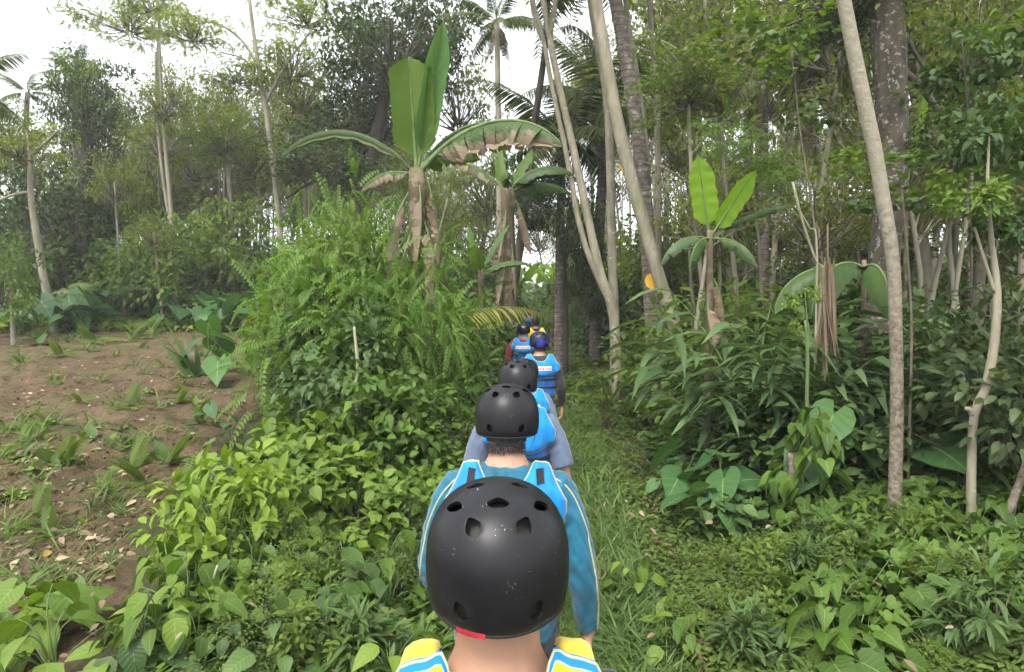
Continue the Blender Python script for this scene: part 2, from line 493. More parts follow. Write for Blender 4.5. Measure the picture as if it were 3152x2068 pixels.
def soilmat(name, c_dark, c_mid, c_light, green=0.0, scale=3.0):
    m = bpy.data.materials.new(name)
    nt, ns, ln = nodes(m)
    out = N(ns, 'ShaderNodeOutputMaterial')
    geo = N(ns, 'ShaderNodeNewGeometry')
    n1 = N(ns, 'ShaderNodeTexNoise', Scale=scale, Detail=8.0, Roughness=0.7)
    n2 = N(ns, 'ShaderNodeTexNoise', Scale=38.0, Detail=5.0, Roughness=0.7)
    n3 = N(ns, 'ShaderNodeTexNoise', Scale=0.55, Detail=4.0)
    for n in (n1, n2, n3):
        ln.new(geo.outputs['Position'], n.inputs['Vector'])
    rp = ramp(ns, [(0.3, c_dark), (0.5, c_mid), (0.75, c_light)])
    f = math_(ns, ln, 'ADD', math_(ns, ln, 'MULTIPLY', n1.outputs['Fac'], 0.55), math_(ns, ln, 'MULTIPLY', n2.outputs['Fac'], 0.45))
    ln.new(f, rp.inputs['Fac'])
    col = rp.outputs['Color']
    if green:
        r3 = ramp(ns, [(0.5, (0, 0, 0)), (0.68, (1, 1, 1))])
        ln.new(n3.outputs['Fac'], r3.inputs['Fac'])
        col = mixc(ns, ln, col, (0.085, 0.10, 0.035), math_(ns, ln, 'MULTIPLY', r3.outputs['Color'], green))
    pb = N(ns, 'ShaderNodeBsdfPrincipled', Roughness=0.95)
    pb.inputs['Specular IOR Level'].default_value = 0.15
    ln.new(col, pb.inputs['Base Color'])
    bp = N(ns, 'ShaderNodeBump', Strength=0.8, Distance=0.03)
    ln.new(n2.outputs['Fac'], bp.inputs['Height'])
    ln.new(bp.outputs[0], pb.inputs['Normal'])
    ln.new(pb.outputs[0], out.inputs['Surface'])
    return m

M['soil'] = soilmat('soil', (0.036, 0.024, 0.013), (0.092, 0.063, 0.035), (0.200, 0.148, 0.090), green=0.45)
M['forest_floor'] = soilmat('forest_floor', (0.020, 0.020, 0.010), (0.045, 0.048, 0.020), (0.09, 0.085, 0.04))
M['path'] = soilmat('path', (0.04, 0.05, 0.02), (0.08, 0.095, 0.035), (0.15, 0.14, 0.07), green=0.9)

gx = axis_pts([(-600, -60, 14), (-60, -12, 40), (-12, 8, 130), (8, 60, 50), (60, 600, 14)])
gy = axis_pts([(-40, -2, 20), (-2, 16, 120), (16, 60, 90), (60, 800, 20)])
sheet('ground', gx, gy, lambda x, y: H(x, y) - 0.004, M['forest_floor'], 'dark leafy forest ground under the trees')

def field_edge(y):            # right-hand border of the bare field
    return np.interp(y, [0, 3.5, 5, 8, 12, 17, 24], [-1.9, -2.3, -3.0, -3.7, -4.2, -4.6, -5.0])

def field_z(x, y):
    e = field_edge(y) - x
    far = 19.5 - y + 0.02 * x
    m = sstep(0.0, 0.2, e) * sstep(0, 1.2, far)
    cl = 0.042 * vnoise(x, y, 0.16, 3) + 0.030 * vnoise(x, y, 0.07, 5) + 0.05 * vnoise(x + 0.3 * y, y, 0.55, 7)
    return H(x, y) - 0.012 + m * (0.045 + cl)
sheet('field', axis_pts([(-24, -12, 60), (-12, -1.5, 190)]), axis_pts([(0.5, 9, 160), (9, 20, 110)]), field_z, M['soil'],
      'bare brown hoed soil of the sloping garden field', keep=lambda x, y: (field_edge(y) - x > -0.1) & (y < 20))
ys_p = np.linspace(-2, 60, 260)
us_p = np.linspace(-0.62, 0.62, 13)
UU, YY = np.meshgrid(us_p, ys_p)
XX = pathx(YY) + UU * (1 + 0.12 * vnoise(YY, UU, 0.8, 2))
mbp = MB()
nx, ny = len(us_p), len(ys_p)
ii = np.arange(ny - 1)[:, None] * nx
jj = np.arange(nx - 1)[None]
mbp.add(np.stack([XX, YY, H(XX, YY) + 0.006 + 0.008 * vnoise(XX, YY, 0.12, 4) - 0.02 * (np.abs(UU) > 0.6)], -1).reshape(-1, 3),
        np.stack([ii + jj, ii + jj + 1, ii + nx + jj + 1, ii + nx + jj], -1).reshape(-1, 4))
O('path', mbp.mesh('path', M['path']), label='narrow grassy footpath running into the forest', kind='structure')

# ---------------------------------------------------------------- leaf templates (along +Y, face +Z)
def leaf_rows(rows, fold=0.25, droop=0.25, cup=0.0):
    """rows: (mid_t, side_x, side_t); last row side_x=0 is the tip"""
    v, lc = [], []
    for mt, sx, st in rows[:-1]:
        for s in (-1, 0, 1):
            t = mt if s == 0 else st
            z = -droop * t * abs(t) + (0 if s == 0 else fold * sx)
            v.append((s * sx, t, z))
            lc.append((s, t))
    mt = rows[-1][0]
    v.append((0, mt, -droop * mt * mt))
    lc.append((0, mt))
    q, tri = [], []
    n = len(rows) - 1
    for i in range(n - 1):
        a = 3 * i
        q += [(a, a + 1, a + 4, a + 3), (a + 1, a + 2, a + 5, a + 4)]
    a = 3 * (n - 1)
    tri += [(a, a + 1, 3 * n), (a + 1, a + 2, 3 * n)]
    fs = [np.array(tri)] + ([np.array(q)] if q else [])
    return np.array(v, float), fs, np.array(lc, float)

T_TINY = leaf_rows([(0, 0.02, 0), (0.45, 0.26, 0.45), (1, 0, 1)], 0.2, 0.2)
T_ELL = leaf_rows([(0, 0.03, 0), (0.3, 0.24, 0.28), (0.65, 0.21, 0.65), (1, 0, 1)], 0.3, 0.3)
T_BROAD = leaf_rows([(0, 0.05, 0), (0.2, 0.30, 0.15), (0.45, 0.36, 0.42), (0.75, 0.22, 0.75), (1, 0, 1)], 0.25, 0.35)
T_LANCE = leaf_rows([(0, 0.02, 0), (0.25, 0.10, 0.25), (0.6, 0.10, 0.6), (1, 0, 1)], 0.3, 0.45)
T_HEART = leaf_rows([(0.0, 0.16, -0.16), (0.08, 0.36, -0.10), (0.25, 0.44, 0.16), (0.5, 0.33, 0.45), (0.75, 0.17, 0.73), (1, 0, 1)], 0.22, 0.28)
T_ARROW = leaf_rows([(0.0, 0.24, -0.20), (0.10, 0.38, -0.06), (0.25, 0.30, 0.16), (0.5, 0.24, 0.45), (0.75, 0.13, 0.73), (1, 0, 1)], 0.3, 0.35)
T_TARO = leaf_rows([(0.0, 0.12, -0.34), (0.03, 0.30, -0.26), (0.12, 0.44, -0.02), (0.3, 0.46, 0.25), (0.55, 0.32, 0.55), (0.8, 0.14, 0.8), (1, 0, 1)], 0.16, 0.25)
T_OVAL = leaf_rows([(0, 0.08, 0), (0.2, 0.30, 0.2), (0.5, 0.36, 0.5), (0.8, 0.26, 0.8), (1, 0.02, 1.0), (1.02, 0, 1.02)], 0.1, 0.1)

def blade_tpl(w=0.03, droop=0.5, n=3):
    v, lc, q = [], [], []
    for i in range(n + 1):
        t = i / n
        ww = w * (1 - t) ** 0.6 + 0.002
        v += [(-ww, t, -droop * t * t), (ww, t, -droop * t * t)]
        lc += [(-1, t), (1, t)]
    for i in range(n):
        q.append((2 * i, 2 * i + 1, 2 * i + 3, 2 * i + 2))
    return np.array(v, float), [np.array(q)], np.array(lc, float)
T_BLADE = blade_tpl(0.035, 0.55, 3)
T_BLADE2 = blade_tpl(0.05, 0.35, 2)

def pinnate_tpl(npair=8, ll=0.17, lw=0.5, droop=0.35, taper=0.5):
    mb = MB()
    ts = np.linspace(0.14, 0.97, npair)
    pos, d, up, sc = [], [], [], []
    for t in ts:
        for s in (-1, 1):
            pos.append((0.004 * s, t, -droop * t * t))
            d.append((s, 0.35, -0.2 - 0.25 * t))
            up.append((0, 0.3 * t, 1))
            sc.append(ll * (1 - taper * abs(t - 0.45)))
    pos.append((0, 1, -droop)); d.append((0, 1, -0.9)); up.append((0, 0.5, 1)); sc.append(ll * 0.8)
    tv = T_TINY[0] * np.array([lw / 0.5, 1, 1])
    inst(mb, (tv, T_TINY[1], T_TINY[2]), pos, frames(d, up), np.array(sc), np.full(len(pos), 0.5))
    zz = [(0, t, -droop * t * t) for t in (0, 0.5, 1.0)]
    w = 0.006
    rv = [(x, y, z + 0.003) for (_, y, z) in zz for x in (-w, w)]
    mb.add(rv, np.array([(0, 1, 3, 2), (2, 3, 5, 4)]), 0.5, [(0, 0)] * 6)
    return np.concatenate(mb.v), [np.concatenate([f for f, _ in mb.f if f.shape[1] == k]) for k in (3, 4)], np.concatenate(mb.l)
T_PIN = pinnate_tpl(8, 0.20, 0.55)
T_FEATHER = pinnate_tpl(11, 0.26, 0.42, 0.3, 0.3)
T_FERN = pinnate_tpl(13, 0.30, 0.30, 0.45, 0.7)

def rand_dirs(rs, n, zmin=-1.0, zmax=1.0):
    z = rs.uniform(zmin, zmax, n)
    a = rs.uniform(0, 2 * np.pi, n)
    r = np.sqrt(np.maximum(0, 1 - z * z))
    return np.stack([r * np.cos(a), r * np.sin(a), z], -1)

# ---------------------------------------------------------------- crowns
def crown_mesh(name, seed, mat, rx=2.4, rz=1.8, nclump=60, per=45, clump=0.55, leaf=0.13, tpl=T_ELL, hollow=0.45, up=0.7, flat=0.7, twigs=True, dens=0.6):
    rs = np.random.RandomState(seed)
    d = rand_dirs(rs, nclump, -0.9, 1.0)
    rad = hollow + (1 - hollow) * rs.uniform(0, 1, nclump) ** dens
    lump = 1 + 0.28 * np.sin(d[:, 0] * 5 + seed) * np.cos(d[:, 1] * 4 + seed) + 0.15 * rs.normal(size=nclump)
    c = d * (rad * lump)[:, None] * np.array([rx, rx, rz])
    mb = MB()
    cs = clump * rs.uniform(0.6, 1.4, nclump)
    n = (per * rs.uniform(0.6, 1.4, nclump)).astype(int)
    idx = np.repeat(np.arange(nclump), n)
    off = rand_dirs(rs, len(idx)) * (rs.uniform(0, 1, len(idx)) ** 0.5)[:, None] * np.array([1, 1, flat]) * cs[idx][:, None]
    pos = c[idx] + off
    dd = norm(off) * 0.8 + rand_dirs(rs, len(idx)) * 0.7 + np.array([0, 0, -0.15])
    uu = np.array([0, 0, up]) + rand_dirs(rs, len(idx)) * 0.75
    rnd = np.clip(rs.uniform(0.1, 0.85, nclump)[idx] * 0.55 + rs.uniform(0, 1, len(idx)) * 0.46, 0, 1)
    inst(mb, tpl, pos, frames(dd, uu), leaf * rs.uniform(0.6, 1.25, len(idx)), rnd, 0)
    if twigs:
        for k in range(nclump):
            st = c[k] * np.array([0.12, 0.12, 0.2]) + np.array([0, 0, -0.55 * rz])
            mid = (st + c[k]) / 2 + rs.normal(size=3) * 0.12 * rx + np.array([0, 0, 0.08 * rz])
            tube(mb, spline([st, mid, c[k]], 5), np.linspace(0.035, 0.008, 5), 3, 0.5, 1, cap=False)
    return mb.mesh(name, [mat, M['twig']])

CR = {}
CR['broad'] = [crown_mesh('crown_broad', 11 + i, M['leaf_mid'], nclump=70, per=46, leaf=0.17) for i in range(3)]
CR['olive'] = [crown_mesh('crown_olive', 21 + i, M['leaf_olive'], nclump=52, per=34, leaf=0.18, hollow=0.3) for i in range(3)]
CR['dark'] = [crown_mesh('crown_dark', 31 + i, M['leaf_dark'], nclump=84, per=54, leaf=0.17, hollow=0.35, clump=0.5) for i in range(2)]
CR['feather'] = [crown_mesh('crown_feather', 41 + i, M['leaf_feather'], rx=2.8, rz=1.3, nclump=44, per=20, leaf=0.32, tpl=T_FEATHER, hollow=0.3, up=1.5, flat=0.3, clump=0.75) for i in range(3)]
CR['sparse'] = [crown_mesh('crown_sparse', 51 + i, M['leaf_olive'], nclump=42, per=24, leaf=0.19, hollow=0.2, clump=0.6) for i in range(3)]
CR['lush'] = [crown_mesh('crown_lush', 61 + i, M['leaf_bright'], nclump=46, per=34, leaf=0.20, tpl=T_BROAD, hollow=0.3, clump=0.6) for i in range(2)]

def trunk_mesh(name, seed, mat, h=12.0, r0=0.13, r1=0.05, bend=0.5, stubs=5, seg=8, fork=False):
    rs = np.random.RandomState(seed)
    n = 9
    z = np.linspace(0, h, n)
    b = rs.normal(size=2) * bend
    ph = rs.uniform(0, 6)
    pts = np.stack([b[0] * (z / h) ** 2 + 0.12 * np.sin(z * 0.5 + ph), b[1] * (z / h) ** 2 + 0.12 * np.cos(z * 0.6 + ph), z - 0.15], -1)
    mb = MB()
    rr = np.linspace(r0, r1, n)
    rr[0] *= 1.25
    tube(mb, pts, rr, seg, rs.uniform(), 0, wob=0.05, rs=rs)
    for k in range(stubs):
        t = rs.uniform(0.55, 0.98)
        i = t * (n - 1)
        a = pts[int(i)] + (pts[min(n - 1, int(i) + 1)] - pts[int(i)]) * (i - int(i))
        an = rs.uniform(0, 6.28)
        L = rs.uniform(0.8, 2.4)
        e = a + np.array([math.cos(an) * L, math.sin(an) * L, L * rs.uniform(0.4, 1.1)])
        mdl = (a + e) / 2 + np.array([0, 0, 0.15 * L])
        tube(mb, spline([a, mdl, e], 6), np.linspace(r1 * 0.9, 0.012, 6), 5, 0.5, 0, cap=False)
    return mb.mesh(name, mat)
TRK = {
    'slim': [trunk_mesh('slim_trunk', 71 + i, M['bark_far'], 12, 0.085, 0.04, 0.5) for i in range(4)],
    'mid': [trunk_mesh('mid_trunk', 81 + i, M['bark_pale'], 12, 0.15, 0.06, 0.6) for i in range(3)],
    'dark': [trunk_mesh('dark_trunk', 91 + i, M['bark_dark'], 9, 0.20, 0.09, 0.3) for i in range(2)],
}

def tree(name, x, y, h, trunk, crown, cw, ch, label, cat='tree', group=None, seed=0, thick=1.0, cz=None, lean=0.0):
    """a tree on the ground at (x, y): trunk scaled to height h, crown half width cw and half height ch"""
    rs = random.Random(seed)
    if group:
        label = ({'feather': 'feathery ', 'sparse': 'thin-crowned ', 'olive': 'olive-leaved ', 'broad': 'bushy '}.get(crown, '')) + label.replace('small ', '') + ', ' + where(G(x, y, 0.6 * h))
    root = O(name, None, loc=G(x, y, -0.05), rot=(0, lean, rs.uniform(0, 6.28)), label=label, cat=cat, group=group)
    tm = rs.choice(TRK[trunk])
    base = 9.0 if trunk == 'dark' else 12.0
    O('trunk', tm, root, scale=(thick, thick, h / base))
    top = tm.vertices[8 * 8].co
    cm = rs.choice(CR[crown])
    rx0, rz0 = (2.8, 1.3) if crown == 'feather' else (2.4, 1.8)
    O('crown', cm, root, loc=(top.x * thick * 0.8, top.y * thick * 0.8, (h if cz is None else cz)), rot=(0, 0, rs.uniform(0, 6.28)), scale=(cw / rx0, cw / rx0, ch / rz0), kind='stuff')
    return root

# ---------------------------------------------------------------- shrubs
def shrub_mesh(name, seed, mat, rx=0.7, rz=0.6, nclump=22, per=26, leaf=0.10, tpl=T_ELL, clump=0.22, up=0.9, stemmat='twig'):
    rs = np.random.RandomState(seed)
    d = rand_dirs(rs, nclump, -0.2, 1.0)
    rad = 0.35 + 0.65 * rs.uniform(0, 1, nclump) ** 0.6
    c = d * rad[:, None] * np.array([rx, rx, rz * 1.3]) + np.array([0, 0, rz * 0.5])
    c[:, 2] = np.maximum(c[:, 2], 0.06)
    fol, st = MB(), MB()
    n = (per * rs.uniform(0.6, 1.4, nclump)).astype(int)
    idx = np.repeat(np.arange(nclump), n)
    off = rand_dirs(rs, len(idx)) * (rs.uniform(0, 1, len(idx)) ** 0.5)[:, None] * clump * np.array([1, 1, 0.8])
    pos = c[idx] + off
    pos[:, 2] = np.maximum(pos[:, 2], 0.03)
    dd = norm(off) * 0.9 + norm(c[idx] * np.array([1, 1, 0.1])) * 0.4 + rand_dirs(rs, len(idx)) * 0.5 + np.array([0, 0, -0.1])
    uu = np.array([0, 0, up]) + norm(c[idx]) * 0.5 + rand_dirs(rs, len(idx)) * 0.5
    rnd = np.clip(rs.uniform(0.1, 0.85, nclump)[idx] * 0.5 + rs.uniform(0, 1, len(idx)) * 0.5, 0, 1)
    inst(fol, tpl, pos, frames(dd, uu), leaf * rs.uniform(0.55, 1.3, len(idx)), rnd, 0)
    for k in range(nclump):
        a = rs.normal(size=3) * np.array([0.06, 0.06, 0])
        a[2] = -0.05
        mid = c[k] * 0.45 + rs.normal(size=3) * 0.05 + np.array([0, 0, 0.1])
        tube(st, spline([a, mid, c[k]], 5), np.linspace(0.012, 0.003, 5), 4, 0.5, 0, cap=False)
    return fol.mesh(name + '_foliage', mat), st.mesh(name + '_stems', M[stemmat])

SH = {
    'bright': [shrub_mesh('bright', 101 + i, M['leaf_bright'], leaf=0.14, tpl=T_BROAD, per=20) for i in range(3)],
    'mid': [shrub_mesh('mid', 111 + i, M['leaf_mid'], leaf=0.11, per=30) for i in range(3)],
    'deep': [shrub_mesh('deep', 121 + i, M['leaf_deep'], leaf=0.13, tpl=T_BROAD, per=24) for i in range(3)],
    'dark': [shrub_mesh('dark', 131 + i, M['leaf_dark'], leaf=0.10, per=34) for i in range(2)],
    'pin': [shrub_mesh('pin', 141 + i, M['leaf_pin'], leaf=0.34, tpl=T_PIN, per=7, clump=0.25, nclump=20) for i in range(3)],
    'fine': [shrub_mesh('fine', 151 + i, M['leaf_herb'], leaf=0.06, tpl=T_TINY, per=60, clump=0.2) for i in range(2)],
    'lance': [shrub_mesh('lance', 161 + i, M['leaf_deep'], leaf=0.26, tpl=T_LANCE, per=16, clump=0.15) for i in range(2)],
    'spray': [shrub_mesh('spray', 181 + i, M[['leaf_bright', 'leaf_deep', 'leaf_bright'][i]], rx=0.8, rz=0.28, leaf=0.17, tpl=T_BROAD, per=8, nclump=12, clump=0.2, up=1.4, stemmat='stem_green') for i in range(3)],
    'fresh': [shrub_mesh('fresh', 171 + i, M['leaf_fresh'], rx=0.45, rz=0.45, leaf=0.13, tpl=T_ELL, per=14, nclump=14, clump=0.12, stemmat='stem_green') for i in range(2)],
}
def shrub(name, kind, x, y, s, label, group=None, z=None, seed=0, sz=1.0, cat='shrub'):
    rs = random.Random(seed * 7 + 3)
    fm, sm = rs.choice(SH[kind])
    loc = G(x, y) if z is None else Vector((x, y, z))
    if group:
        label = ('small ' if s < 0.7 else 'large ' if s > 1.1 else '') + label.replace('small ', '') + ', ' + where(loc + Vector((0, 0, 0.6 * s)))
    root = O(name, None, loc=loc, rot=(0, 0, rs.uniform(0, 6.28)), scale=(s, s, s * sz), label=label, cat=cat, group=group)
    O('foliage', fm, root, kind='stuff')
    O('stems', sm, root)
    return root

# ---------------------------------------------------------------- big single leaves
def banana_leaf(name, L, W, seed, mat, curve=0.6, fold=0.35, tear=0.0, twist=0.0, side=0.0, pet=0.16, tipw=0.25):
    """midrib starts at origin heading +Y/+Z along a bending curve (curve = total bend in rad, downwards)"""
    rs = np.random.RandomState(seed)
    n = 26
    t = np.linspace(0, 1, n)
    ang = -curve * t ** 1.3
    ds = L / (n - 1)
    y = np.concatenate([[0], np.cumsum(np.cos(ang[:-1]) * ds)])
    z = np.concatenate([[0], np.cumsum(np.sin(ang[:-1]) * ds)])
    x = side * t ** 2 * L
    mid = np.stack([x, y, z], -1)
    tt = np.clip((t - pet) / (1 - pet), 0, 1)
    w = W * 0.5 * np.minimum(1, (tt / 0.14) ** 0.6) * np.minimum(1, ((1 - tt) / tipw) ** 0.7)
    mb = MB()
    tube(mb, mid, np.linspace(0.028, 0.005, n) * (W / 0.5), 6, 0.9, 1)
    for s in (-1, 1):
        k = 5
        cuts = set(i for i in range(2, n - 1) if rs.uniform() < tear)
        starts = [0] + sorted(cuts)
        for a, b in zip(starts, starts[1:] + [n - 1]):
            m = b - a + 1
            rows = np.arange(a, b + 1)
            dz = rs.uniform(0, 0.55) * (1 if tear else 0.0)
            gap = 0.35 if tear else 0
            V, lc = [], []
            for q, i in enumerate(rows):
                nrm = np.array([0, -math.sin(ang[i]), math.cos(ang[i])])
                f = fold + dz + twist * t[i] * s
                for c in range(k):
                    u = c / (k - 1)
                    ww = w[i] * u * (1 + 0.03 * math.sin(i * 2.1 + seed))
                    sh = 0.0
                    if gap and m > 2:
                        sh = gap * ds * u * (0.5 - q / (m - 1)) * 2 * 0.5
                    fu = f * (0.6 + 0.5 * u)
                    V.append(mid[i] + np.array([s * ww * math.cos(fu), sh, 0]) + nrm * (-ww * math.sin(fu) + 0.012 * math.sin(i * 1.7 + u * 2 + seed) * u))
                    lc.append((s * u, t[i]))
            qd = [(r * k + c, r * k + c + 1, (r + 1) * k + c + 1, (r + 1) * k + c) for r in range(m - 1) for c in range(k - 1)]
            if qd:
                mb.add(V, np.array(qd), rs.uniform(0.2, 0.9), lc, 0)
    return mb.mesh(name, [mat, M['stem_green']])

def aim(base, yaw, pitch, roll=0.0, s=1.0):
    """matrix that turns +Y to heading yaw (deg, 0 = +Y, 90 = +X) raised by pitch"""
    return Matrix.Translation(base) @ Matrix.Rotation(R(-yaw), 4, 'Z') @ Matrix.Rotation(R(pitch), 4, 'X') @ Matrix.Rotation(R(roll), 4, 'Y') @ Matrix.Scale(s, 4)

def frond_mesh(name, L=3.0, seed=0, mat=None, arch=1.2, nl=44, ll=0.6, droop=0.5, lw=0.06):
    rs = np.random.RandomState(seed)
    n = 20
    t = np.linspace(0, 1, n)
    ang = -arch * t ** 1.4
    ds = L / (n - 1)
    y = np.concatenate([[0], np.cumsum(np.cos(ang[:-1]) * ds)])
    z = np.concatenate([[0], np.cumsum(np.sin(ang[:-1]) * ds)])
    mid = np.stack([0 * y, y, z], -1)
    mb = MB()
    tube(mb, mid, np.linspace(0.028, 0.004, n) * L / 3, 5, 0.7, 1, cap=False)
    ts = np.linspace(0.16, 0.99, nl)
    pos, d, up, sc = [], [], [], []
    for q in ts:
        i = min(n - 2, int(q * (n - 1)))
        f = q * (n - 1) - i
        p = mid[i] * (1 - f) + mid[i + 1] * f
        a = -arch * q ** 1.4
        for s in (-1, 1):
            pos.append(p)
            d.append((s * 1.0, math.cos(a) * 0.55 + rs.normal() * 0.08, math.sin(a) * 0.5 - droop * rs.uniform(0.6, 1.3) + 0.1))
            up.append((0, -math.sin(a), math.cos(a)))
            sc.append(ll * math.sin(min(1, q * 1.1 + 0.12) * 3.0) ** 0.5 * rs.uniform(0.85, 1.1) * (L / 3))
    tv, tf, tl = leaf_rows([(0, lw * 0.4, 0), (0.35, lw, 0.35), (0.7, lw * 0.7, 0.7), (1, 0, 1)], 0.4, 0.45)
    inst(mb, (tv, tf, tl), pos, frames(d, up), np.array(sc), np.clip(rs.uniform(0, 1, len(pos)), 0, 1))
    return mb.mesh(name, [mat or M['palm'], M['stem_green']])
FR = [frond_mesh('palm_frond', 3.0, 201 + i, arch=a, droop=dr) for i, (a, dr) in enumerate([(1.0, 0.45), (1.4, 0.8), (0.7, 0.6)])]
FR_DRY = frond_mesh('dry_frond', 2.2, 209, M['hang_dry'], arch=0.5, nl=34, ll=0.6, droop=1.4, lw=0.045)
FR_PALE = frond_mesh('pale_frond', 1.3, 208, M['palm_pale'], arch=0.9, nl=26, ll=0.9, droop=0.5, lw=0.04)

def palm(x, y, h, nf, s, label, group=None, seed=0, thick=0.12, dry=2, tr='bark_ring', top=None, name='coconut_palm'):
    rs = np.random.RandomState(seed)
    base = G(x, y, -0.1)
    root = O(name, None, loc=base, label=label, cat='palm', group=group)
    tp = np.array(top - base) if top is not None else np.array([rs.normal() * 0.5, rs.normal() * 0.5, h])
    mb = MB()
    pts = spline([(0, 0, 0), tuple(tp * np.array([0.3, 0.3, 0.5])), tuple(tp)], 14)
    rr = np.linspace(thick * 1.15, thick * 0.8, 14)
    tube(mb, pts, rr, 12, 0.5, wob=0.04, rs=rs)
    O('trunk', mb.mesh('palm_trunk', M[tr]), root)
    for k in range(nf):
        yaw = k * 137.5 + rs.uniform(-15, 15)
        pit = 65 - 85 * (k / nf) + rs.uniform(-8, 8)
        O('frond', FR[rs.randint(3)], root, mtx=aim(Vector(tp), yaw, pit, rs.uniform(-20, 20), s * rs.uniform(0.85, 1.1)))
    for k in range(dry):
        O('dry_frond', FR_DRY, root, mtx=aim(Vector(tp), rs.uniform(0, 360), -62 + rs.uniform(-12, 12), rs.uniform(-40, 40), s))
    return root

# ---------------------------------------------------------------- herb plants with single leaves
def single(name, tpl, mat, size, bend=0.0):
    mb = MB()
    tv = tpl[0].copy() * size
    mb.add(tv, tpl[1], 0.5, tpl[2])
    return mb

def leaf_variants(name, tpl, mat, k=4, size=1.0, seed=0):
    out = []
    rs = np.random.RandomState(seed)
    for i in range(k):
        mb = MB()
        tv = tpl[0].copy()
        tv[:, 2] += 0.05 * np.sin(tv[:, 1] * 7 + i) * np.abs(tv[:, 0]) + rs.normal(size=len(tv)) * 0.012
        tv[:, 0] *= rs.uniform(0.85, 1.15)
        tv[:, 2] -= rs.uniform(0.0, 0.25) * tv[:, 1] * np.abs(tv[:, 1])
        mb.add(tv * size, tpl[1], [0.15, 0.4, 0.65, 0.85][i % 4], tpl[2])
        out.append(mb.mesh(name, mat))
    return out
LV = {
    'heart': leaf_variants('heart_leaf', T_HEART, M['leaf_heart'], seed=1),
    'arrow': leaf_variants('arrow_leaf', T_ARROW, M['leaf_heart'], seed=2),
    'broad': leaf_variants('broad_leaf', T_BROAD, M['leaf_bright'], seed=3),
    'taro': leaf_variants('taro_leaf', T_TARO, M['leaf_taro'], seed=4),
    'corner': leaf_variants('corner_leaf', T_TARO, M['leaf_bright'], seed=8),
    'ginger': leaf_variants('lance_leaf', leaf_rows([(0, 0.012, 0), (0.12, 0.06, 0.12), (0.4, 0.085, 0.4), (0.7, 0.062, 0.7), (1, 0, 1)], 0.4, 0.5), M['leaf_ginger'], seed=5),
    'deep': leaf_variants('deep_leaf', T_BROAD, M['leaf_deep'], seed=6),
    'fresh': leaf_variants('fresh_leaf', T_ELL, M['leaf_fresh'], seed=7),
}

def herb_protos(kind, seed, nleaf=(9, 13), hgt=0.32, spread=0.30, leaf=0.17, k=4):
    """list of (stem mesh, [(leaf mesh, matrix)])"""
    out = []
    for q in range(k):
        rs = np.random.RandomState(seed + q)
        mb = MB()
        ls = []
        n = rs.randint(*nleaf)
        for i in range(n):
            an = i * 137.5 + rs.uniform(-25, 25)
            f = (i + 0.5) / n
            rr = spread * (0.25 + 0.75 * f) * rs.uniform(0.7, 1.2)
            z = hgt * (1.05 - 0.65 * f) * rs.uniform(0.8, 1.2)
            p = np.array([math.sin(R(an)) * rr, math.cos(R(an)) * rr, max(0.05, z)])
            tube(mb, spline([(0, 0, -0.02), tuple(p * np.array([0.35, 0.35, 0.75])), tuple(p)], 5), [0.006, 0.005, 0.004, 0.0035, 0.003], 4, 0.5, 0, cap=False)
            ls.append((rs.randint(4), aim(Vector(p), an + rs.uniform(-30, 30), rs.uniform(-45, 10), rs.uniform(-30, 30), leaf * rs.uniform(0.45, 1.3))))
        out.append((mb.mesh(kind + '_stem', M['stem_green']), ls))
    return out
HP = {
    'heart': herb_protos('heart', 301),
    'arrow': herb_protos('arrow', 311),
    'broad': herb_protos('broad', 321, (10, 15), 0.45, 0.28, 0.18),
    'deep': herb_protos('deep', 331, (9, 13), 0.45, 0.3, 0.20),
    'fresh': herb_protos('fresh', 341, (12, 17), 0.35, 0.18, 0.13),
    'taro': herb_protos('taro', 351, (4, 7), 0.62, 0.34, 0.34),
    'corner': herb_protos('corner', 361, (5, 8), 0.42, 0.34, 0.30),
}
def herb(name, kind, x, y, s, label, group=None, seed=0, z=None, cat='plant', tilt=0.0):
    rs = random.Random(seed * 13 + 5)
    stem, ls = rs.choice(HP[kind])
    loc = G(x, y) if z is None else Vector((x, y, z))
    if group:
        label = ('small ' if s < 0.65 else 'large ' if s > 0.85 else '') + label.replace('small ', '') + ', ' + where(loc + Vector((0, 0, 0.3 * s)))
    root = O(name, None, loc=loc, rot=(rs.uniform(-tilt, tilt), rs.uniform(-tilt, tilt), rs.uniform(0, 6.28)), scale=s, label=label, cat=cat, group=group)
    O('stem', stem, root)
    for k, m in ls:
        O('leaf', LV[kind][k], root, mtx=m)
    return root
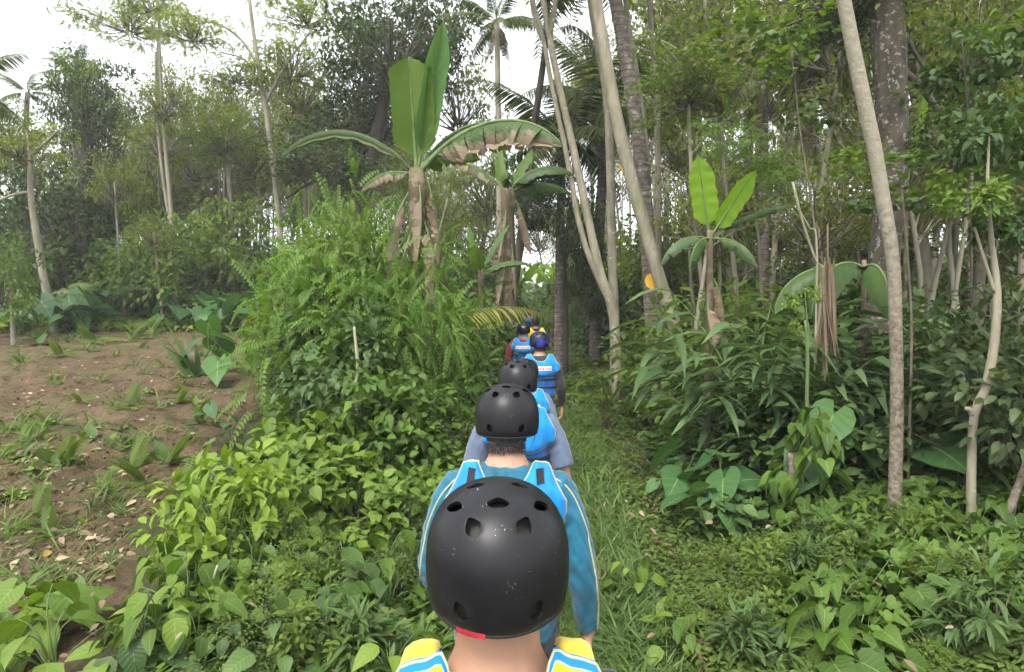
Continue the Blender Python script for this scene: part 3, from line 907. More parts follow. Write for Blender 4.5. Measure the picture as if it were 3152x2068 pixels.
# ================================================================ walkers
def fabric(name, col, fold=0.5, rough=0.75, sheen=0.2, stripes=None):
    m = bpy.data.materials.new(name)
    nt, ns, ln = nodes(m)
    out = N(ns, 'ShaderNodeOutputMaterial')
    tc = N(ns, 'ShaderNodeTexCoord')
    pb = N(ns, 'ShaderNodeBsdfPrincipled', Roughness=rough)
    pb.inputs['Specular IOR Level'].default_value = 0.3
    pb.inputs['Sheen Weight'].default_value = sheen
    n1 = N(ns, 'ShaderNodeTexNoise', Scale=9.0, Detail=3.0, Distortion=0.8)
    mp = N(ns, 'ShaderNodeMapping')
    mp.inputs['Scale'].default_value = (1.6, 1.6, 0.7)
    mp.inputs['Rotation'].default_value = (0.3, 0.5, 0)
    ln.new(tc.outputs['Object'], mp.inputs[0])
    ln.new(mp.outputs[0], n1.inputs['Vector'])
    n2 = N(ns, 'ShaderNodeTexNoise', Scale=260.0, Detail=2.0)
    ln.new(tc.outputs['Object'], n2.inputs['Vector'])
    lo, hi = tuple(c * 0.74 for c in col), tuple(min(1, c * 1.2) for c in col)
    rp = ramp(ns, [(0.3, lo), (0.7, hi)])
    ln.new(n1.outputs['Fac'], rp.inputs['Fac'])
    colr = rp.outputs['Color']
    if stripes == 'zebra':
        wv = N(ns, 'ShaderNodeTexWave', Scale=14.0, Distortion=2.5, Detail=1.0)
        wv.bands_direction = 'Z'
        ln.new(tc.outputs['Object'], wv.inputs['Vector'])
        rz = ramp(ns, [(0.60, (0.012, 0.012, 0.016)), (0.68, (0.45, 0.44, 0.42))])
        ln.new(wv.outputs['Fac'], rz.inputs['Fac'])
        colr = rz.outputs['Color']
    elif stripes:
        at = N(ns, 'ShaderNodeAttribute', attribute_name='lc')
        sp = N(ns, 'ShaderNodeSeparateXYZ')
        ln.new(at.outputs['Vector'], sp.inputs[0])
        rz = ramp(ns, stripes, 'CONSTANT')
        ln.new(sp.outputs['Y'], rz.inputs['Fac'])
        colr = rz.outputs['Color']
    ln.new(colr, pb.inputs['Base Color'])
    h = math_(ns, ln, 'ADD', n1.outputs['Fac'], math_(ns, ln, 'MULTIPLY', n2.outputs['Fac'], 0.06))
    bp = N(ns, 'ShaderNodeBump', Strength=fold, Distance=0.03)
    ln.new(h, bp.inputs['Height'])
    ln.new(bp.outputs[0], pb.inputs['Normal'])
    ln.new(pb.outputs[0], out.inputs['Surface'])
    return m

def skinmat(name, col):
    m = bpy.data.materials.new(name)
    nt, ns, ln = nodes(m)
    out = N(ns, 'ShaderNodeOutputMaterial')
    tc = N(ns, 'ShaderNodeTexCoord')
    n1 = N(ns, 'ShaderNodeTexNoise', Scale=14.0, Detail=5.0)
    n2 = N(ns, 'ShaderNodeTexNoise', Scale=170.0, Detail=2.0)
    for n in (n1, n2):
        ln.new(tc.outputs['Object'], n.inputs['Vector'])
    rp = ramp(ns, [(0.3, tuple(c * 0.82 for c in col)), (0.7, tuple(c * 1.12 for c in col))])
    ln.new(n1.outputs['Fac'], rp.inputs['Fac'])
    pb = N(ns, 'ShaderNodeBsdfPrincipled', Roughness=0.48)
    pb.inputs['Subsurface Weight'].default_value = 0.12
    pb.inputs['Subsurface Radius'].default_value = (0.02, 0.008, 0.004)
    pb.inputs['Subsurface Scale'].default_value = 0.3
    ln.new(rp.outputs['Color'], pb.inputs['Base Color'])
    bp = N(ns, 'ShaderNodeBump', Strength=0.15, Distance=0.003)
    ln.new(n2.outputs['Fac'], bp.inputs['Height'])
    ln.new(bp.outputs[0], pb.inputs['Normal'])
    ln.new(pb.outputs[0], out.inputs['Surface'])
    return m

def helmetmat(name, base=(0.007, 0.007, 0.009), patch=None, scratch=True):
    m = bpy.data.materials.new(name)
    nt, ns, ln = nodes(m)
    out = N(ns, 'ShaderNodeOutputMaterial')
    tc = N(ns, 'ShaderNodeTexCoord')
    pb = N(ns, 'ShaderNodeBsdfPrincipled', Roughness=0.42)
    pb.inputs['Specular IOR Level'].default_value = 0.30
    col = None
    if patch:
        n3 = N(ns, 'ShaderNodeTexNoise', Scale=7.0, Detail=2.0, Distortion=1.5)
        ln.new(tc.outputs['Object'], n3.inputs['Vector'])
        r3 = ramp(ns, [(0.52, base), (0.55, patch)])
        ln.new(n3.outputs['Fac'], r3.inputs['Fac'])
        col = r3.outputs['Color']
    mp = N(ns, 'ShaderNodeMapping')
    mp.inputs['Rotation'].default_value = (0.5, 0.3, 0.6)
    mp.inputs['Scale'].default_value = (1.0, 0.14, 1.0)
    ln.new(tc.outputs['Object'], mp.inputs[0])
    n1 = N(ns, 'ShaderNodeTexNoise', Scale=330.0, Detail=1.0)
    ln.new(mp.outputs[0], n1.inputs['Vector'])
    n2 = N(ns, 'ShaderNodeTexNoise', Scale=16.0, Detail=3.0)
    ln.new(tc.outputs['Object'], n2.inputs['Vector'])
    f = math_(ns, ln, 'MULTIPLY', math_(ns, ln, 'GREATER_THAN', n1.outputs['Fac'], 0.738), math_(ns, ln, 'GREATER_THAN', n2.outputs['Fac'], 0.56))
    n5 = N(ns, 'ShaderNodeTexNoise', Scale=5.0, Detail=6.0, Roughness=0.7)
    ln.new(tc.outputs['Object'], n5.inputs['Vector'])
    r5 = ramp(ns, [(0.45, (0, 0, 0)), (0.75, (1, 1, 1))])
    ln.new(n5.outputs['Fac'], r5.inputs['Fac'])
    col = mixc(ns, ln, col if col is not None else base, (0.035, 0.032, 0.028), math_(ns, ln, 'MULTIPLY', r5.outputs['Color'], 0.2))
    col = mixc(ns, ln, col, (0.30, 0.29, 0.27), math_(ns, ln, 'MULTIPLY', f, 0.8 if scratch else 0.0))
    ln.new(col, pb.inputs['Base Color'])
    rr = ramp(ns, [(0.3, (0.34,) * 3), (0.7, (0.46,) * 3)])
    ln.new(n2.outputs['Fac'], rr.inputs['Fac'])
    ln.new(rr.outputs['Color'], pb.inputs['Roughness'])
    n4 = N(ns, 'ShaderNodeTexNoise', Scale=420.0, Detail=2.0)
    ln.new(tc.outputs['Object'], n4.inputs['Vector'])
    bp = N(ns, 'ShaderNodeBump', Strength=0.06, Distance=0.002)
    ln.new(n4.outputs['Fac'], bp.inputs['Height'])
    ln.new(bp.outputs[0], pb.inputs['Normal'])
    ln.new(pb.outputs[0], out.inputs['Surface'])
    return m

M['skin'] = skinmat('skin', (0.42, 0.235, 0.155))
M['skin_tan'] = skinmat('skin_tan', (0.33, 0.17, 0.11))
M['hair'] = plain('hair', (0.012, 0.010, 0.010), 0.5, 0.3, 60, 0.5)
M['helmet'] = helmetmat('helmet')
M['helmet_blue'] = helmetmat('helmet_blue', patch=(0.01, 0.022, 0.24), scratch=False)
M['helmet_red'] = helmetmat('helmet_red', base=(0.30, 0.02, 0.025), scratch=False)
M['liner'] = plain('liner', (0.012, 0.012, 0.012), 0.9, 0.4, 30)
M['liner_grey'] = plain('liner_grey', (0.045, 0.043, 0.038), 0.9, 0.4, 40)
M['webbing'] = plain('webbing', (0.012, 0.012, 0.014), 0.7, 0.2, 80)
M['red_trim'] = plain('red_trim', (0.36, 0.022, 0.04), 0.5, 0.3, 30)
M['pipe'] = plain('pipe', (0.34, 0.355, 0.21), 0.6)
M['vest_cyan'] = fabric('vest_cyan', (0.0, 0.185, 0.50), 0.3, 0.7)
M['vest_blue'] = fabric('vest_blue', (0.006, 0.085, 0.30), 0.3, 0.7)
M['vest_yellow'] = fabric('vest_yellow', (0.75, 0.55, 0.03), 0.15, 0.7)
YEL, BLU, WHT = (0.62, 0.44, 0.012), (0.0, 0.15, 0.42), (0.42, 0.40, 0.26)
M['vest_striped'] = fabric('vest_striped', YEL, 0.12, 0.7, stripes=[(0.0, BLU), (0.03, WHT), (0.036, YEL), (0.10, WHT), (0.106, BLU), (0.165, WHT), (0.171, YEL), (1.0, YEL)])
M['teal'] = fabric('teal', (0.007, 0.100, 0.160), 0.55, 0.62)
M['slate'] = fabric('slate', (0.085, 0.115, 0.175), 0.5)
M['charcoal'] = fabric('charcoal', (0.02, 0.02, 0.026), 0.5)
M['maroon'] = fabric('maroon', (0.15, 0.012, 0.03), 0.5)
M['grey_cloth'] = fabric('grey_cloth', (0.20, 0.19, 0.21), 0.5)
M['orange_cloth'] = fabric('orange_cloth', (0.50, 0.045, 0.02), 0.5)
M['navy'] = fabric('navy', (0.025, 0.03, 0.05), 0.5)
M['zebra'] = fabric('zebra', (0.02, 0.02, 0.02), 0.4, stripes='zebra')
M['label_white'] = plain('label_white', (0.75, 0.74, 0.72), 0.6)
M['print_red'] = plain('print_red', (0.35, 0.05, 0.06), 0.6)
M['white_dot'] = plain('white_dot', (0.7, 0.7, 0.72), 0.5)
M['shoe'] = plain('shoe', (0.03, 0.03, 0.035), 0.7, 0.3, 30)
M['eye'] = plain('eye', (0.05, 0.03, 0.02), 0.2)
M['lip'] = plain('lip', (0.30, 0.11, 0.09), 0.5)

def evaluated(me, mods):
    o = bpy.data.objects.new('tmp', me)
    COL.objects.link(o)
    for kind, kw in mods:
        md = o.modifiers.new('m', kind)
        for k, v in kw.items():
            setattr(md, k, v)
    dg = bpy.context.evaluated_depsgraph_get()
    dg.update()
    r = bpy.data.meshes.new_from_object(o.evaluated_get(dg))
    bpy.data.objects.remove(o)
    return r

def rings(mb, rs_, seg=20):
    """closed loft of horizontal ellipses (z, rx, ry, yc[, xc])"""
    a = np.linspace(0, 2 * np.pi, seg, endpoint=False)
    V = []
    for r in rs_:
        z, rx, ry, yc = r[:4]
        xc = r[4] if len(r) > 4 else 0
        V.append(np.stack([xc + rx * np.cos(a), yc + ry * np.sin(a), np.full(seg, z)], -1))
    n = len(V)
    V = np.concatenate(V + [np.array([[rs_[0][4] if len(rs_[0]) > 4 else 0, rs_[0][3], rs_[0][0]], [rs_[-1][4] if len(rs_[-1]) > 4 else 0, rs_[-1][3], rs_[-1][0]]])])
    i = np.arange(n - 1)[:, None] * seg
    j = np.arange(seg)[None]
    j2 = (j + 1) % seg
    q = np.stack([i + j, i + j2, i + seg + j2, i + seg + j], -1).reshape(-1, 4)
    k = np.arange(seg)
    k2 = (k + 1) % seg
    mb.add(V, [q, np.stack([k2, k, np.full(seg, n * seg)], -1), np.stack([(n - 1) * seg + k, (n - 1) * seg + k2, np.full(seg, n * seg + 1)], -1)])

def ellipsoid(mb, c, r, seg=16, n=10):
    t = np.linspace(0.02, np.pi - 0.02, n)
    rings(mb, [(c[2] - r[2] * math.cos(x), r[0] * math.sin(x), r[1] * math.sin(x), c[1], c[0]) for x in t], seg)

TORSO = [(0.84, 0.14, 0.10, 0), (0.93, 0.165, 0.115, -0.008), (1.0, 0.155, 0.11, 0), (1.08, 0.145, 0.10, 0.005), (1.18, 0.155, 0.108, 0.003), (1.27, 0.170, 0.113, -0.002),
         (1.34, 0.175, 0.106, -0.008), (1.39, 0.155, 0.09, -0.012), (1.42, 0.11, 0.075, -0.014), (1.445, 0.078, 0.066, -0.012), (1.48, 0.060, 0.060, -0.006), (1.56, 0.058, 0.060, 0.0)]

def arm_pts(sd, pose):
    return np.array([(sd * p[0], p[1], p[2]) for p in pose], float)
POSE = {
    'hang': [(0.165, -0.01, 1.372), (0.205, -0.02, 1.25), (0.238, -0.03, 1.09), (0.252, 0.01, 0.98), (0.262, 0.05, 0.845)],
    'wide': [(0.176, -0.012, 1.362), (0.222, -0.02, 1.25), (0.262, -0.03, 1.075), (0.278, 0.0, 0.96), (0.288, 0.03, 0.835)],
    'tuck': [(0.165, -0.01, 1.372), (0.200, -0.03, 1.25), (0.226, -0.045, 1.11), (0.216, 0.08, 1.05), (0.18, 0.20, 1.03)],
    'half': [(0.176, -0.012, 1.362), (0.220, -0.02, 1.25), (0.252, -0.03, 1.09), (0.232, 0.06, 1.00), (0.215, 0.17, 0.94)],
    'bent': [(0.165, -0.01, 1.372), (0.225, -0.05, 1.25), (0.275, -0.09, 1.12), (0.255, 0.03, 1.05), (0.215, 0.15, 1.02)],
}
LEGS = {1: [(0.085, 0.0, 0.90), (0.088, 0.07, 0.69), (0.09, 0.13, 0.48), (0.09, 0.10, 0.28), (0.09, 0.06, 0.09)],
        -1: [(0.085, 0.0, 0.90), (0.088, -0.03, 0.69), (0.09, -0.06, 0.48), (0.09, -0.17, 0.30), (0.09, -0.28, 0.13)]}

def hand(mb, w, d, sd, curl=1.0):
    """palm facing the body, fingers curled towards it"""
    d = norm(d)
    med = np.array([-sd, 0, 0.0])
    med = norm(med - d * np.dot(med, d))
    fw = np.cross(d, med) * sd
    if fw[1] < 0:
        fw = -fw
    for o in (-0.026, -0.009, 0.009, 0.026):
        tube(mb, [w - d * 0.01 + fw * o * 0.6, w + d * 0.05 + fw * o, w + d * 0.088 + fw * o], [0.015, 0.0155, 0.0125], 8)
    for i, (o, L) in enumerate([(0.031, 0.068), (0.0105, 0.076), (-0.0105, 0.070), (-0.030, 0.055)]):
        p = w + d * 0.085 + fw * o
        pts = [p]
        for a, f in ((22 * curl, 0.42), (48 * curl, 0.32), (75 * curl, 0.26)):
            p = p + (d * math.cos(R(a)) + med * math.sin(R(a)) + fw * o * 0.8) * L * f
            pts.append(p)
        tube(mb, pts, [0.0098, 0.009, 0.0085, 0.0068], 8)
    p = w + d * 0.025 + fw * 0.026
    tube(mb, [p, p + d * 0.028 + fw * 0.022 + med * 0.012, p + d * 0.055 + fw * 0.026 + med * 0.024, p + d * 0.074 + fw * 0.022 + med * 0.03], [0.014, 0.012, 0.0105, 0.008], 8)

def make_helmet_meshes():
    nt_, nr = 64, 30
    def surf(th, v, a=0.114, b=0.138, c=0.124):
        # v: 0 pole .. 1 equator .. 1.6 rim
        if v <= 1:
            ph = (1 - v) * math.pi / 2
            e = 2.4
            r = (1 - math.sin(ph) ** e) ** (1 / e) if ph < math.pi / 2 else 0
            return np.array([a * r * math.sin(th), b * r * math.cos(th), c * math.sin(ph)])
        back = 0.5 - 0.5 * math.cos(th)
        rimz = -0.026 - 0.034 * back ** 0.7
        u = (v - 1) / 0.6
        k = 1 - 0.030 * u ** 2 - 0.03 * u ** 6
        return np.array([a * k * math.sin(th), b * k * math.cos(th), rimz * u])
    V, q = [], []
    vv = np.concatenate([np.linspace(0.02, 1, 22), np.linspace(1, 1.6, 11)[1:]])
    n = len(vv)
    for v in vv:
        for j in range(nt_):
            V.append(surf(2 * math.pi * j / nt_, v))
    outer = np.array(V)
    inner = outer * 0.955 + np.array([0, 0, -0.0008])
    inner[-nt_:, 2] = outer[-nt_:, 2]
    V = np.concatenate([outer, inner])
    m = n * nt_
    faces = []
    for i in range(n - 1):
        for j in range(nt_):
            j2 = (j + 1) % nt_
            faces.append((i * nt_ + j, (i + 1) * nt_ + j, (i + 1) * nt_ + j2, i * nt_ + j2))
            faces.append((m + i * nt_ + j2, m + (i + 1) * nt_ + j2, m + (i + 1) * nt_ + j, m + i * nt_ + j))
    for j in range(nt_):
        j2 = (j + 1) % nt_
        faces.append(((n - 1) * nt_ + j, m + (n - 1) * nt_ + j, m + (n - 1) * nt_ + j2, (n - 1) * nt_ + j2))
    me = bpy.data.meshes.new('shell_raw')
    polys = faces + [tuple(reversed([m + j for j in range(nt_)]))]
    polys.append(tuple(j for j in range(nt_)))
    me.from_pydata([tuple(v) for v in V], [], polys)
    me.update()
    # vent cutters: (azimuth from back deg, elevation deg, width, height, roll)
    vents = [(-29, -13, 0.026, 0.030, 25), (29, -13, 0.026, 0.030, -25), (-24, 41, 0.025, 0.034, 40), (24, 41, 0.025, 0.034, -40), (0, 60, 0.034, 0.024, 0),
             (-58, 50, 0.040, 0.020, 10), (58, 50, 0.040, 0.020, -10), (-80, 72, 0.030, 0.022, 80), (80, 72, 0.030, 0.022, -80), (-95, 5, 0.030, 0.03, 0), (95, 5, 0.030, 0.03, 0), (150, 25, 0.03, 0.03, 0), (-150, 25, 0.03, 0.03, 0)]
    cv, cf = [], []
    for az, el, w, h, roll in vents:
        d = Vector((math.sin(R(az)) * math.cos(R(el)), -math.cos(R(az)) * math.cos(R(el)), math.sin(R(el))))
        q = d.to_track_quat('Z', 'Y').to_matrix()
        base = len(cv)
        S = 18
        pos = Vector((d.x * 0.114, d.y * 0.138, d.z * 0.124))
        for layer in (-0.03, 0.035):
            for k in range(S):
                a = 2 * math.pi * k / S
                x, y = math.cos(a) * w / 2, math.sin(a) * h / 2
                x *= (1 - 0.45 * max(0, y / (h / 2)))          # tear-drop
                rr = R(roll)
                x, y = x * math.cos(rr) - y * math.sin(rr), x * math.sin(rr) + y * math.cos(rr)
                cv.append(tuple(pos + q @ Vector((x, y, layer))))
        for k in range(S):
            k2 = (k + 1) % S
            cf.append((base + k, base + k2, base + S + k2, base + S + k))
        cf.append(tuple(base + k for k in reversed(range(S))))
        cf.append(tuple(base + S + k for k in range(S)))
    cm = bpy.data.meshes.new('cut')
    cm.from_pydata(cv, [], cf)
    cm.update()
    co = bpy.data.objects.new('cut', cm)
    COL.objects.link(co)
    shell = evaluated(me, [('BOOLEAN', dict(operation='DIFFERENCE', solver='EXACT', object=co)), ('BEVEL', dict(width=0.0012, segments=2, limit_method='ANGLE', angle_limit=R(50)))])
    bpy.data.objects.remove(co)
    for p in shell.polygons:
        p.use_smooth = True
    try:
        shell.set_sharp_from_angle(angle=R(60))
    except Exception:
        pass
    lb = MB()
    li = outer * 0.84
    lf = np.array([(i * nt_ + j, (i + 1) * nt_ + j, (i + 1) * nt_ + (j + 1) % nt_, i * nt_ + (j + 1) % nt_) for i in range(n - 1) for j in range(nt_)])
    lb.add(li, [lf, np.array([tuple(range(nt_))])])
    return shell, lb.mesh('helmet_liner', M['liner']), surf
HELM, LINER, HSURF = make_helmet_meshes()
def with_mat(me, mat):
    c = me.copy()
    c.materials.clear()
    c.materials.append(mat)
    return c
HELMS = {k: with_mat(HELM, M[k]) for k in ('helmet', 'helmet_blue', 'helmet_red')}
LINER_G = with_mat(LINER, M['liner_grey'])

def person(label, X, Y, z=None, s=1.0, yaw=0.0, lean=0.06, nod=8.0, skin='skin', helmet='helmet', liner=None, hair_low=-0.075, shirt='teal', sleeve='long', arms=('hang', 'hang'), bottoms=('navy', 0.12),
           vest=None, voxel=0.008, flap=None, label_text=None, belt=True, hair=False, neck=1.0, piping=None, gaiter=None, patches=None, ruck=1.0, neck_len=0.0, nape=700):
    base = G(X, Y) if z is None else Vector((X, Y, z))
    root = O('person', None, loc=base, rot=(0, 0, R(-yaw)), scale=s, label=label, cat='person')
    piv = np.array([0, -0.005, 1.48])
    def pose(v, head=True):
        v = np.array(v, float)
        if head and neck_len:
            v[:, 2] += neck_len * sstep(1.46, 1.52, v[:, 2])
        if head and nod:
            a = -R(nod) * sstep(1.45, 1.55, v[:, 2])
            y, zz = v[:, 1] - piv[1], v[:, 2] - piv[2]
            v[:, 1], v[:, 2] = piv[1] + y * np.cos(a) - zz * np.sin(a), piv[2] + y * np.sin(a) + zz * np.cos(a)
        v[:, 1] += lean * np.clip(v[:, 2] - 0.9, 0, None)
        return v
    def finish(mb, name, mat, vox, it=5, head=False, wrinkle=0.0, parent=None):
        me = mb.mesh(name, mat)
        me2 = evaluated(me, [('REMESH', dict(mode='VOXEL', voxel_size=vox, use_smooth_shade=True)), ('SMOOTH', dict(factor=0.5, iterations=it))])
        v = np.zeros(len(me2.vertices) * 3)
        me2.vertices.foreach_get('co', v)
        v = v.reshape(-1, 3)
        if wrinkle:
            nn = np.zeros(len(v) * 3)
            me2.vertices.foreach_get('normal', nn)
            nn = nn.reshape(-1, 3)
            w = np.sin(v[:, 2] * 60 + 6 * np.sin(v[:, 0] * 21) + 4 * np.sin(v[:, 1] * 17)) * np.sin(v[:, 0] * 35 + v[:, 2] * 22) + 0.5 * np.sin(v[:, 2] * 110 + 9 * np.sin(v[:, 0] * 30 + v[:, 1] * 25))
            v = v + nn * (w * wrinkle)[:, None]
        v = pose(v, head)
        me2.vertices.foreach_set('co', v.ravel())
        me2.materials.clear()
        me2.materials.append(mat)
        me2.update()
        for p in me2.polygons:
            p.use_smooth = True
        o = O(name, me2, root if parent is None else parent)
        return o, me2
    # --- body: one continuous surface
    mb = MB()
    T = [(z_, rx * (neck if z_ > 1.44 else 1), ry * (neck if z_ > 1.44 else 1), yc) for z_, rx, ry, yc in TORSO]
    rings(mb, T)
    ellipsoid(mb, (0, 0.018, 1.590), (0.076, 0.096, 0.116))
    ellipsoid(mb, (0, 0.055, 1.535), (0.054, 0.058, 0.062))
    ellipsoid(mb, (0, 0.116, 1.578), (0.014, 0.018, 0.024), 10, 6)
    for sd in (-1, 1):
        ellipsoid(mb, (sd * 0.079, 0.012, 1.575), (0.010, 0.020, 0.032), 10, 6)
        A = arm_pts(sd, POSE[arms[0 if sd < 0 else 1]])
        tube(mb, np.concatenate([[(sd * 0.085, -0.012, 1.358), (sd * 0.135, -0.012, 1.366)], spline(A, 14)]), np.concatenate([[0.046, 0.047], np.interp(np.linspace(0, 1, 14), np.linspace(0, 1, 5), [0.048, 0.044, 0.039, 0.037, 0.026])]), 12)
        hand(mb, A[-1], A[-1] - A[-2] if arms[0 if sd < 0 else 1] in ('bent', 'tuck', 'half') else np.array([-0.02 * sd, 0.02, -1.0]), sd)
        L = np.array([(sd * p[0], p[1], p[2]) for p in LEGS[sd]])
        tube(mb, spline(L, 14), np.interp(np.linspace(0, 1, 14), np.linspace(0, 1, 5), [0.088, 0.075, 0.056, 0.053, 0.038]), 12)
        f = L[-1]
        tube(mb, [f + np.array([0, -0.05, -0.05]), f + np.array([0, 0.05, -0.055]), f + np.array([0, 0.15, -0.07])], [0.034, 0.038, 0.026], 10)
    body, bme = finish(mb, 'body', M[skin], voxel, 4, head=True)
    for sd in (-1, 1):
        eb = MB()
        ellipsoid(eb, (sd * 0.031, 0.104, 1.598), (0.011, 0.006, 0.006), 8, 6)
        me = eb.mesh('eye', M['eye'])
        for v in me.vertices:
            v.co = Vector(pose(np.array([v.co]))[0])
        O('eye', me, root)
        fb = MB()
        f = np.array([(sd * p[0], p[1], p[2]) for p in LEGS[sd]])[-1]
        rings(fb, [(f[2] - 0.088, 0.040, 0.125, f[1] + 0.045, f[0]), (f[2] - 0.06, 0.046, 0.135, f[1] + 0.045, f[0]), (f[2] - 0.03, 0.042, 0.10, f[1] + 0.025, f[0]), (f[2] + 0.0, 0.044, 0.055, f[1] - 0.01, f[0])], 18)
        O('shoe', fb.mesh('shoe', M['shoe']), root)
    lbm = MB()
    ellipsoid(lbm, (0, 0.110, 1.540), (0.022, 0.006, 0.006), 8, 6)
    me = lbm.mesh('mouth', M['lip'])
    for v in me.vertices:
        v.co = Vector(pose(np.array([v.co]))[0])
    O('mouth', me, root)
    # --- bottoms
    mb = MB()
    rings(mb, [(0.84, 0.15, 0.115, 0), (0.93, 0.178, 0.128, -0.008), (1.02, 0.166, 0.122, 0)])
    for sd in (-1, 1):
        L = spline([(sd * p[0], p[1], p[2]) for p in LEGS[sd]], 20)
        L = L[L[:, 2] > bottoms[1]]
        tube(mb, L, np.interp(L[:, 2], [0.1, 0.45, 0.9], [0.062, 0.078, 0.102]), 12)
    finish(mb, 'shorts' if bottoms[1] > 0.4 else 'trousers', M[bottoms[0]], max(voxel, 0.01), 4, wrinkle=0.0018)
    # --- shirt
    mb = MB()
    g = 0.014
    rings(mb, [(0.86, 0.172, 0.128, -0.004), (0.93, 0.182, 0.132, -0.008), (1.0, 0.174, 0.127, 0)] + [(z_, rx + g, ry + g, yc) for z_, rx, ry, yc in TORSO[3:9]] + [(1.452, 0.088, 0.080, -0.012)])
    for sd in (-1, 1):
        A = spline(POSE[arms[0 if sd < 0 else 1]], 20) * np.array([sd, 1, 1])
        if sleeve == 'long':
            A = A[:19]
            rad = np.interp(np.linspace(0, 1, len(A)), [0, 0.25, 0.5, 0.8, 1], [0.068, 0.064, 0.055, 0.048, 0.037])
        else:
            A = A[:9]
            rad = np.interp(np.linspace(0, 1, len(A)), [0, 1], [0.062, 0.068])
        tube(mb, np.concatenate([[(sd * 0.085, -0.012, 1.356), (sd * 0.135, -0.012, 1.365)], A]), np.concatenate([[0.068, 0.068], rad]), 14)
    sh, sme = finish(mb, 'shirt', M[shirt], max(0.007, voxel), 5, wrinkle=0.0022 * ruck)
    # --- vest body
    polys_v = [np.array([v.co for v in sme.vertices])]
    polys_f = [[tuple(p.vertices) for p in sme.polygons]]
    if vest:
        mb = MB()
        rings(mb, [(0.99, 0.180, 0.145, 0), (1.04, 0.182, 0.148, 0.002), (1.12, 0.180, 0.146, 0.004), (1.20, 0.182, 0.150, 0.002), (1.26, 0.165, 0.150, -0.002), (1.32, 0.135, 0.142, -0.008), (1.385, 0.125, 0.118, -0.012)], 28)
        vo, vme = finish(mb, 'vest_body', M[vest['body']], max(0.009, voxel), 5)
        n0 = len(polys_v[0])
        polys_v.append(np.array([v.co for v in vme.vertices]))
        polys_f.append([tuple(i + n0 for i in p.vertices) for p in vme.polygons])
        bvh = BVHTree.FromPolygons([tuple(v) for v in np.concatenate(polys_v)], polys_f[0] + polys_f[1])
        def back_y(x, zz):
            h = bvh.ray_cast(Vector((x, -1.0, zz)), Vector((0, 1, 0)))
            return h[0].y if h[0] is not None else None
        # seams and belts
        for bz in (1.10, 1.19):
            if not belt:
                break
            rb = MB()
            a = np.linspace(0, 2 * np.pi, 48, endpoint=False)
            ring = []
            for an in a:
                d = Vector((math.cos(an), math.sin(an), 0))
                c0 = Vector((0, lean * (bz - 0.9), bz))
                h = bvh.ray_cast(c0 + d * 0.5, -d)
                ring.append(d * (((h[0] - c0).length if h[0] is not None else 0.16) if (h[0] is not None and (h[0] - c0).length < 0.21) else 0.185) + c0)
            ring = np.array([tuple(r) for r in ring])
            V, q = [], []
            k = len(ring)
            for i, r in enumerate(ring):
                o = r - np.array([0, lean * (bz - 0.9), bz])
                o = o / np.linalg.norm(o)
                V += [r + o * 0.004 + np.array([0, 0, -0.011]), r + o * 0.007, r + o * 0.004 + np.array([0, 0, 0.011])]
            for i in range(k):
                i2 = (i + 1) % k
                q += [(3 * i, 3 * i2, 3 * i2 + 1, 3 * i + 1), (3 * i + 1, 3 * i2 + 1, 3 * i2 + 2, 3 * i + 2)]
            rb.add(V, np.array(q))
            O('belt', rb.mesh('belt', M['webbing']), root)
        # shoulder yoke with neck scoop and rounded back flap
        NX, NZ = 57, 16
        W = vest.get('w', 0.205)
        xs = np.linspace(-W, W, NX)
        LF, SC = vest.get('lift', 0.0), vest.get('scoop', 0.098)
        def ztop(x):
            ax = abs(x)
            if ax < SC:
                return 1.392 + (0.080 + LF) * (ax / SC) ** 3.0
            if ax < 0.150:
                return 1.472 + LF - (0.012 + 0.4 * LF) * (ax - SC) / (0.150 - SC)
            t = (ax - 0.150) / (W - 0.150)
            return 1.460 + 0.6 * LF - (0.115 + 0.3 * LF) * min(1, t * 1.0) ** 0.75
        def zbot(x):
            t = abs(x) / W
            return 1.225 + 0.085 * (1 - math.sqrt(max(0, 1 - t ** 2.4)))
        Zg = np.array([[ztop(x) + (zbot(x) - ztop(x)) * (r / (NZ - 1)) for x in xs] for r in range(NZ)])
        Yg = np.full((NZ, NX), np.nan)
        for r in range(NZ):
            for c in range(NX):
                y = back_y(xs[c], Zg[r, c])
                if y is not None:
                    Yg[r, c] = y
        for c in range(NX):
            ok = ~np.isnan(Yg[:, c])
            if ok.any():
                Yg[:, c] = np.interp(np.arange(NZ), np.where(ok)[0], Yg[ok, c])
        okc = ~np.isnan(Yg).any(0)
        for r in range(NZ):
            Yg[r] = np.interp(np.arange(NX), np.where(okc)[0], Yg[r, okc])
        for _ in range(4):
            Yp = np.pad(Yg, 1, mode='edge')
            Ys = (Yp[:-2, 1:-1] + Yp[2:, 1:-1] + Yp[1:-1, :-2] + Yp[1:-1, 2:] + 2 * Yg) / 6
            Yg = np.minimum(Ys, Yg + 0.004)
        e_r = np.minimum(np.arange(NZ), np.arange(NZ)[::-1])[:, None] / 2.5
        e_c = np.minimum(np.arange(NX), np.arange(NX)[::-1])[None] / 3.0
        thick = 0.010 + 0.024 * np.sqrt(np.clip(np.minimum(e_r, e_c), 0, 1))
        V = np.stack([np.broadcast_to(xs, (NZ, NX)), Yg - thick, Zg], -1)
        Vb = np.stack([np.broadcast_to(xs, (NZ, NX)), Yg + 0.004, Zg], -1)
        yb = MB()
        i = np.arange(NZ - 1)[:, None] * NX
        j = np.arange(NX - 1)[None]
        q = np.stack([i + j, i + j + 1, i + NX + j + 1, i + NX + j], -1).reshape(-1, 4)
        lcv = np.stack([np.broadcast_to(xs / W, (NZ, NX)), np.broadcast_to((np.arange(NZ) / (NZ - 1))[:, None], (NZ, NX))], -1)
